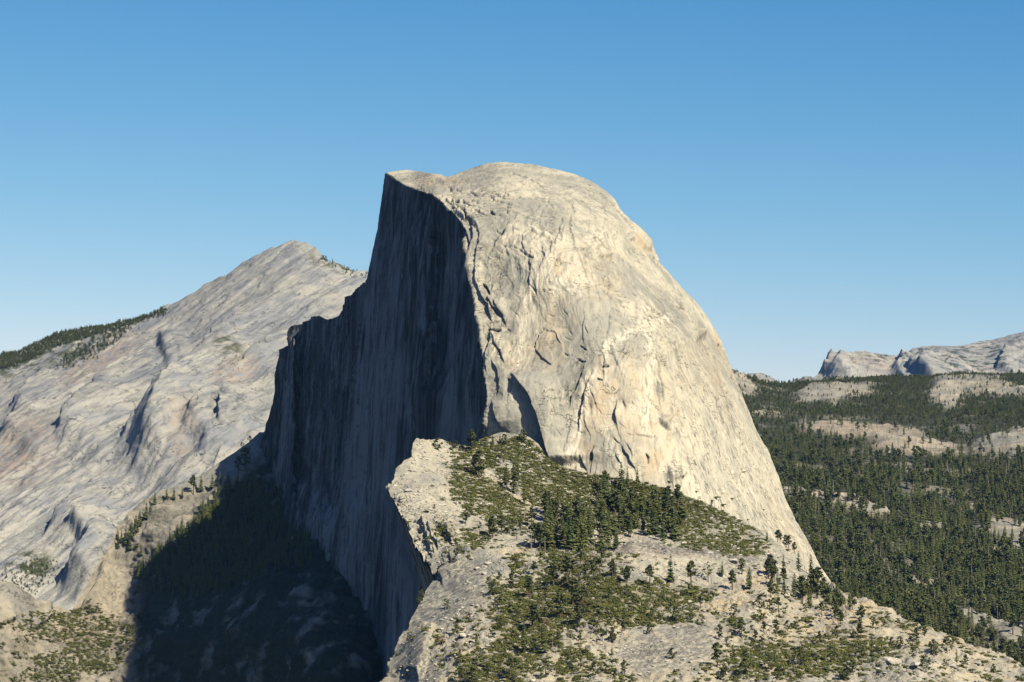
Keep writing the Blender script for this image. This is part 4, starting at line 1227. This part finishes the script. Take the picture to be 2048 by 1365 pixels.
for k, x, y, h, e in LEFT_T:
    where = "on the sunlit spur beside the big shadow's edge" if x < 338 else "along the top edge of the big shadow" if y > 890 else "on the pale slab against the bare mountain"
    tag(e, cat=CAT[k], group="conifers by the shadow's edge")
    lsets.setdefault((k, where), []).append((x, e))
for (k, where), lst in lsets.items():
    lst.sort(key=lambda q: q[0])
    for i, (x, e) in enumerate(lst):
        e["label"] = WORD[k] + " " + where + ("" if len(lst) == 1 else ", " + ("rightmost" if i == len(lst) - 1 else ORD[min(i, 25)]))
print("t trees", time.time() - T0)


# ------------------------------------------------------------------ masses that nobody could count
def scatter(name, label, pts, scales, rots, picks, sources, squash=None):
    """one object whose points carry copies of the listed plant or stone shapes"""
    me = bpy.data.meshes.new(name)
    pts = np.asarray(pts, dtype=np.float32)
    me.vertices.add(len(pts)); me.vertices.foreach_set("co", pts.ravel())
    for nm, arr, ty in (("size", scales, 'FLOAT'), ("turn", rots, 'FLOAT'), ("pick", picks, 'INT')):
        a = me.attributes.new(nm, ty, 'POINT'); a.data.foreach_set("value", np.asarray(arr))
    ob = bpy.data.objects.new(name, me); COL.objects.link(ob)
    ng = bpy.data.node_groups.new(name, 'GeometryNodeTree')
    ng.interface.new_socket("Geometry", in_out='INPUT', socket_type='NodeSocketGeometry')
    ng.interface.new_socket("Geometry", in_out='OUTPUT', socket_type='NodeSocketGeometry')
    gi = ng.nodes.new("NodeGroupInput"); go = ng.nodes.new("NodeGroupOutput")
    jn = ng.nodes.new("GeometryNodeJoinGeometry")

    def named(nm, ty):
        q = ng.nodes.new("GeometryNodeInputNamedAttribute"); q.data_type = ty; q.inputs["Name"].default_value = nm
        return q.outputs["Attribute"]
    sz = named("size", 'FLOAT'); tn = named("turn", 'FLOAT'); pk = named("pick", 'INT')
    cx = ng.nodes.new("ShaderNodeCombineXYZ"); ng.links.new(tn, cx.inputs[2])
    sx = ng.nodes.new("ShaderNodeCombineXYZ")
    q = squash or (1, 1, 1)
    for i in range(3):
        mm = ng.nodes.new("ShaderNodeMath"); mm.operation = 'MULTIPLY'; mm.inputs[1].default_value = q[i]
        ng.links.new(sz, mm.inputs[0]); ng.links.new(mm.outputs[0], sx.inputs[i])
    for i, group in enumerate(sources):
        for src in group:
            oi = ng.nodes.new("GeometryNodeObjectInfo"); oi.inputs["Object"].default_value = src
            oi.inputs["As Instance"].default_value = True; oi.transform_space = 'ORIGINAL'
            ip = ng.nodes.new("GeometryNodeInstanceOnPoints")
            cmp = ng.nodes.new("FunctionNodeCompare"); cmp.data_type = 'INT'; cmp.operation = 'EQUAL'
            ints = [s for s in cmp.inputs if s.type == 'INT']
            ng.links.new(pk, ints[0]); ints[1].default_value = i
            ng.links.new(gi.outputs[0], ip.inputs["Points"]); ng.links.new(cmp.outputs[0], ip.inputs["Selection"])
            ng.links.new(oi.outputs["Geometry"], ip.inputs["Instance"])
            ng.links.new(cx.outputs[0], ip.inputs["Rotation"]); ng.links.new(sx.outputs[0], ip.inputs["Scale"])
            ng.links.new(ip.outputs["Instances"], jn.inputs[0])
    ng.links.new(jn.outputs[0], go.inputs[0])
    md = ob.modifiers.new("scatter", 'NODES'); md.node_group = ng
    tag(ob, label, kind="stuff")
    return ob


def pick_first(kind, i):
    """an actual planted tree's trunk and crown, reused as the shape of the mass"""
    for a in ALL + LEFT_T:
        if a[0] == kind:
            ch = a[4].children
            m = {"fir": FIRS, "pine": PINES, "bushy": BUSHY, "snag": SNAGS}[kind][i]
            if ch and {c.data.name for c in ch} == {q.name for q in m if q is not None}:
                return list(ch)
    return None


SRC_FIR = [g for g in (pick_first("fir", i) for i in range(4)) if g]
SRC_PINE = [g for g in (pick_first("pine", i) for i in range(5)) if g]
SRC_BUSHY = [g for g in (pick_first("bushy", i) for i in range(3)) if g]
SRC_SNAG = [g for g in (pick_first("snag", i) for i in range(3)) if g]


def gather(n, xr, yr, ground, ok, hm, maxd=9):
    P_, S_ = [], []
    for _ in range(n):
        x = rng.uniform(*xr); y = rng.uniform(*yr)
        if not ok(x, y): continue
        p, dist = ground.near(x, y)
        if dist > maxd: continue
        P_.append(p - np.array([0, 0, .3])); S_.append(hm(x, y))
    return np.array(P_), np.array(S_, dtype=np.float32)


def sown(name, label, P_, S_, src, squash=None):
    k = len(P_)
    return scatter(name, label, P_, S_, rng.uniform(0, 6.28, k).astype(np.float32), rng.integers(0, len(src), k).astype(np.int32), src, squash)


# forest on the right hills
from mathutils.kdtree import KDTree
kh = KDTree(HILL["px"][::3, ::3].size)
cl = HILL["clear"][::3, ::3].ravel(); gp = HILL["gap"][::3, ::3].ravel()
for i, (a, b) in enumerate(zip(HILL["px"][::3, ::3].ravel(), HILL["py"][::3, ::3].ravel())): kh.insert((a, b, 0), i)
kh.balance()


def hill_ok(x, y):
    if x < np.interp(y, TOP_D[40:, 1], TOP_D[40:, 0]) - 14: return False
    if x < np.interp(y, RY, RX) - 60: return False
    i_ = kh.find((x, y, 0))[1]
    c = cl[i_]
    if rng.random() < gp[i_] * .75: return False
    return rng.random() > c * 1.02 + (0.0 if c < .3 else 0.0) or (c > .4 and rng.random() < .05)


P_, S_ = gather(15000, (1440, 2120), (748, 1400), G_HILL, hill_ok, lambda x, y: (9 + 20 * rng.random() ** 1.2) * (0.6 + .55 * smooth(760, 1000, y)))
Pa, Sa = gather(11000, (1440, 2120), (744, 835), G_HILL, hill_ok, lambda x, y: rng.uniform(5, 12))
P_ = np.concatenate([P_, Pa]); S_ = np.concatenate([S_, Sa])
sown("conifer_forest", "dense conifer forest covering the hills right of the dome", P_, S_, SRC_FIR + SRC_PINE[:2])
P_, S_ = gather(1500, (1500, 2048), (840, 940), G_HILL, lambda x, y: cl[kh.find((x, y, 0))[1]] > .15 and rng.random() < .55, lambda x, y: rng.uniform(12, 22))
Pa, Sa = gather(420, (1500, 2048), (940, 1260), G_HILL, hill_ok, lambda x, y: rng.uniform(16, 28))
P_ = np.concatenate([P_, Pa]); S_ = np.concatenate([S_, Sa])
sown("burnt_forest", "bleached dead trunks across the far forest clearing", P_, S_, SRC_SNAG)

# woods on the bare mountain
def cr_ok(x, y):
    yc = np.interp(x, TOP_C[:, 0], TOP_C[:, 1])
    if x < 330:
        yl = np.interp(x, [-60, 0, 60, 110, 200, 330], [775, 742, 722, 695, 668, 629])
        return yc - 1 < y < yl and rng.random() < .95
    if 640 < x < 742: return yc < y < yc + 12
    return blob(np.array(x), np.array(y), 470, 722, 26, 24) > .5 and rng.random() < .5


P_, S_ = gather(26000, (-60, 330), (610, 780), G_CR, cr_ok, lambda x, y: rng.uniform(4.5, 11))
Pa, Sa = gather(2600, (400, 742), (500, 780), G_CR, cr_ok, lambda x, y: rng.uniform(6, 13) if x > 640 else rng.uniform(3, 7))
P_ = np.concatenate([P_, Pa]); S_ = np.concatenate([S_, Sa])
sown("mountain_forest", "strip of conifers along the bare mountain's left crest", P_, S_, SRC_FIR + SRC_BUSHY[:1])
P_, S_ = gather(5000, (60, 330), (640, 740), G_CR, lambda x, y: rng.random() < blob(np.array(x), np.array(y), 190, 695, 80, 14, -30) and rng.random() < .5, lambda x, y: rng.uniform(4, 10))
P2, S2 = gather(900, (0, 200), (1110, 1200), G_CR, lambda x, y: rng.random() < blob(np.array(x), np.array(y), 60, 1155, 55, 26, -15), lambda x, y: rng.uniform(3, 6))
sown("mountain_scrub", "scrubby trees on ledges of the bare mountain", np.concatenate([P_, P2]), np.concatenate([S_, S2]), SRC_BUSHY)

# woods in the shadowed bowl
P_, S_ = gather(2400, (268, 620), (950, 1230), G_VAL, lambda x, y: (y > np.interp(x, [268, 300, 330, 500, 620], [1085, 1045, 1018, 962, 1000])) and y > 1162 - (x - 262) * .97 and y < np.interp(x, [225, 300, 420, 560, 620], [1110, 1190, 1200, 1140, 1130]) and rng.random() < .8,
                lambda x, y: rng.uniform(12, 24))
sown("shadowed_forest", "dark conifer wood inside the big shadow below the wall", P_, S_, SRC_FIR)

# ------------------------------------------------------------------ shrubs and boulders told apart one by one
def place(name, me, x, y, wpx, ground, flat=0.6, up=0.0):
    p, _ = ground.at(x, y)
    o = link(name, me)
    w = wpx * p[1] / FPX
    o.location = (p[0], p[1], p[2] + up * w)
    o.scale = (w, w, w * flat)
    o.rotation_euler = (0, 0, rng.uniform(0, 6.28))
    return o


SH = [(1433, 998, 16, "on the pale slab at the dome's foot, beside a small tree"), (1464, 1000, 12, "high on the pale slab at the dome's foot"), (1424, 1004, 10, "between two bushes on the dome's foot"),
      (1446, 1012, 11, "on the dome's foot, below the small tree"), (1443, 1022, 12, "in the grey streak of the dome's foot"), (1448, 1034, 10, "lowest in the grey streak of the dome's foot"),
      (1394, 983, 9, "alone above the scrub edge under the dome"), (1487, 944, 9, "growing in the long crack on the dome"), (1524, 1022, 9, "at the top of the slanting crack low on the dome"),
      (1494, 1040, 9, "on a brown streak low on the dome"), (1364, 952, 9, "on the dark patch low on the dome"), (1339, 966, 9, "left of the dark patch low on the dome"), (1494, 989, 6, "under the long crack on the dome"), (1490, 1012, 5, "small, well below the long crack on the dome"),
      (880, 1060, 20, "round, on the white rock by the cliff"), (850, 1026, 14, "round, on the white rock above the cliff"), (886, 1000, 14, "right of the white boulders"), (862, 974, 9, "at the foot of the tilted slab"), (860, 1087, 12, "bright green, in a cleft of the cliff"),
      (1706, 1242, 22, "flat, on the bare sand of the right shoulder"), (1720, 1228, 18, "rounded, near the crest of the sandy shoulder"), (1806, 1259, 18, "flat, beside the crest of the right shoulder"), (1680, 1250, 14, "small, on the bare sand at right"),
      (1412, 1183, 26, "wide, in the sandy clearing"), (1375, 1190, 34, "broad, left of the sandy clearing"), (1670, 1328, 10, "low at the bottom right thicket")]
bush0 = []
for i, (x, y, w, where) in enumerate(SH):
    g_ = G_DOME if (x > 1330 and y < 1045 and 1330 < x < 1540) else G_RIDGE
    o = place("shrub", BUSHES[i % 4], x, y, w * 1.25, g_, 0.55)
    tag(o, "green shrub " + where, "shrub", "shrubs standing apart")
    bush0.append(o)
SRC_BUSH = [[o] for o in bush0[:4]]

BO = [(806, 990, 11, "white block, leftmost of the pile on the cliff corner"), (817, 982, 13, "white block, largest of the pile on the cliff corner"), (828, 990, 9, "white block at the right of the cliff corner pile"), (790, 978, 16, "pale block jutting out at the cliff corner"),
      (802, 998, 9, "small white block below the cliff corner pile"), (1365, 1090, 14, "grey boulder with a dark side by the dense stand"), (1070, 1068, 11, "pale round boulder in front of the dense stand"), (1417, 1112, 22, "big pale boulder on the rock bench, left one"),
      (1440, 1122, 16, "pale boulder on the rock bench, middle one"), (1462, 1128, 20, "long pale boulder on the rock bench, right one"), (1315, 995, 8, "grey pointed stone in the scrub under the dome"), (1455, 1088, 9, "white stone on the scree, upper one"),
      (1475, 1098, 8, "white stone on the scree, lower one"), (1415, 1066, 8, "white stone at the scree's left edge"), (955, 1140, 12, "white block at the top of the streaked slab"), (966, 1150, 16, "pale block hanging at the streaked slab's corner"),
      (975, 1128, 14, "pale block above the streaked slab's corner"), (1765, 1262, 12, "dark sided rock on the bare sandy shoulder"), (1640, 1240, 9, "pinkish rock between bushes on the right slope"), (1625, 1252, 11, "pinkish rock left of the bare sand"),
      (1505, 1203, 10, "grey rock by the top of the clearing"), (1100, 1135, 14, "white rock in the scrub above the hollow"), (1065, 1206, 10, "white rock at the hollow's left edge"), (925, 1275, 16, "pale rock among bushes by the lower cliff"),
      (945, 1285, 14, "pale rock right of the bush by the lower cliff"), (1780, 1330, 40, "big cracked grey outcrop at the bottom right"), (1900, 1335, 26, "brown stained outcrop at the bottom right"), (1835, 1330, 24, "grey block between the two big outcrops"),
      (1930, 1312, 14, "tan block on the rubble crest"), (1960, 1325, 12, "pale block on the rubble crest at far right"), (1040, 930, 9, "white stone on the green knoll"), (1062, 945, 10, "white stone right of the green knoll"), (1085, 960, 9, "white stone above the dense stand"), (1000, 925, 10, "white stone left on the green knoll")]
bo0 = []
for i, (x, y, w, lab) in enumerate(BO):
    o = place("boulder", BOULDERS[i % 5], x, y, w * 1.05, G_RIDGE, 0.9, 0.12)
    tag(o, lab + (", granite" if len(lab.split()) < 4 else ""), "boulder", "boulders on the ridge")
    bo0.append(o)
SRC_ROCK = [[o] for o in bo0[:5]]

# scrub carpet and loose stones
Pn = RIDGE["P"]; st = 3
rp = np.stack([*project(Pn[::st, ::st])], -1).reshape(-1, 2)


gx = rng.uniform(790, 2060, 110000); gy = rng.uniform(875, 1390, 110000)
keep = (gx > np.interp(gy, ROW_Y, ROW_L) + 6) & (gx < np.interp(gy, RY, RX) - 2)
gx, gy = gx[keep], gy[keep]
nz = fbm(np.stack([gx, gy * 1.7, 0 * gx], -1), 40, 5, .65, seed=80)
v_ = ridge_dens(gx, gy) + nz * 1.15 + fbm(np.stack([gx, gy * 2.2, 0 * gx + 9], -1), 13, 2, seed=82) * .65
keep = rng.random(len(gx)) < np.clip((v_ - .42) / .55, 0, 1) ** 1.6
gx, gy = gx[keep][:42000], gy[keep][:42000]
Pb = np.array([G_RIDGE.near(a, b)[0] for a, b in zip(gx, gy)]) - np.array([0, 0, .15])
Sb = (1.6 + rng.random(len(gx)) ** 2 * 5.5).astype(np.float32)
sown("scrub", "low olive green scrub carpeting the ridge between the pines", Pb, Sb, SRC_BUSH, (1, 1, .75))
gx = rng.uniform(800, 2040, 22000); gy = rng.uniform(880, 1390, 22000)
keep = (gx > np.interp(gy, ROW_Y, ROW_L) + 8) & (gx < np.interp(gy, RY, RX) - 2)
gx, gy = gx[keep], gy[keep]
w_ = .22 + .5 * (gy < 1090) + .8 * blob(gx, gy, 1480, 1075, 130, 45, 28) + .5 * blob(gx, gy, 1060, 930, 70, 50) + .4 * blob(gx, gy, 1380, 1020, 120, 40) + .5 * blob(gx, gy, 1900, 1330, 120, 30) + .35 * blob(gx, gy, 930, 1270, 60, 50) + .3 * blob(gx, gy, 1600, 1240, 120, 40)
keep = rng.random(len(gx)) < w_
gx, gy = gx[keep], gy[keep]
Pb = np.array([G_RIDGE.near(a, b)[0] for a, b in zip(gx, gy)])
sown("loose_stones", "pale broken stones strewn over the ridge", Pb, (0.9 + rng.random(len(gx)) ** 3 * 4.2).astype(np.float32), SRC_ROCK, (1, 1, .8))
# scrub on the far left slope
gx = rng.uniform(-20, 290, 9000); gy = rng.uniform(1090, 1400, 9000)
keep = gy > np.interp(gx, TOP_V[:, 0], TOP_V[:, 1]) + 6
gx, gy = gx[keep], gy[keep]
nz = fbm(np.stack([gx, gy * 1.6, 0 * gx], -1), 36, 4, .6, seed=81)
dn = .30 + .5 * blob(gx, gy, 130, 1250, 130, 40, 10) + .4 * blob(gx, gy, 140, 1330, 90, 30, -10) - .6 * blob(gx, gy, 30, 1205, 60, 35) - .3 * blob(gx, gy, 220, 1150, 40, 60)
keep = dn + nz * .9 > .5
gx, gy = gx[keep], gy[keep]
Pb = np.array([G_VAL.near(a, b)[0] for a, b in zip(gx, gy)])
sown("slope_scrub", "dark green scrub over the rocky slope at lower left", Pb, rng.uniform(2.5, 7.5, len(gx)).astype(np.float32), SRC_BUSH, (1, 1, .7))
print("t done", time.time() - T0)

# ------------------------------------------------------------------ air
hz = bpy.data.materials.new("haze_air")
hz.use_nodes = True
hn = hz.node_tree.nodes
for q in list(hn):
    if q.type != 'OUTPUT_MATERIAL': hn.remove(q)
pv = hn.new("ShaderNodeVolumePrincipled")
pv.inputs["Color"].default_value = (0.24, 0.54, 1.0, 1)
pv.inputs["Density"].default_value = 6.0e-6
pv.inputs["Anisotropy"].default_value = 0.0
hz.node_tree.links.new(pv.outputs[0], [q for q in hn if q.type == 'OUTPUT_MATERIAL'][0].inputs["Volume"])
x0, x1, y0, y1, z0, z1 = -18100, 18100, -3100, 17600, -901, 1150
hv = [(x, y, z) for z in (z0, z1) for y in (y0, y1) for x in (x0, x1)]
hm = raw_mesh("haze", hv, [(0, 2, 3, 1), (4, 5, 7, 6), (0, 1, 5, 4), (2, 6, 7, 3), (0, 4, 6, 2), (1, 3, 7, 5)])
link("haze", hm, hz)["kind"] = "stuff"

# ------------------------------------------------------------------ a short vapour trail, high up far behind the peaks
cm_, cnt, cbs = node_mat("vapour")
cbs.inputs["Base Color"].default_value = (0.42, 0.5, 0.58, 1)
b = MB()
a_ = unproject(np.array(1659.), np.array(569.5), 30000.); c_ = unproject(np.array(1700.), np.array(577.0), 30000.)
tt_ = np.linspace(0, 1, 12)
ring = [a_ + (c_ - a_) * t for t in tt_]
rad_ = [2.6 * (1 - t) ** 0.8 * min(1, t * 12 + .2) + .3 for t in tt_]
for i_, (q, r) in enumerate(zip(ring, rad_)):
    for k in range(6):
        w_ = 2 * math.pi * k / 6
        b.v.append((q[0], q[1] + r * math.cos(w_), q[2] + r * math.sin(w_)))
    if i_:
        for k in range(6):
            k2 = (k + 1) % 6; o_ = i_ * 6
            b.f.append((o_ - 6 + k, o_ - 6 + k2, o_ + k2, o_ + k))
tag(link("vapour_trail", b.mesh("vapour_trail", cm_)), "short thin white vapour trail in the sky right of the dome", "vapour trail")
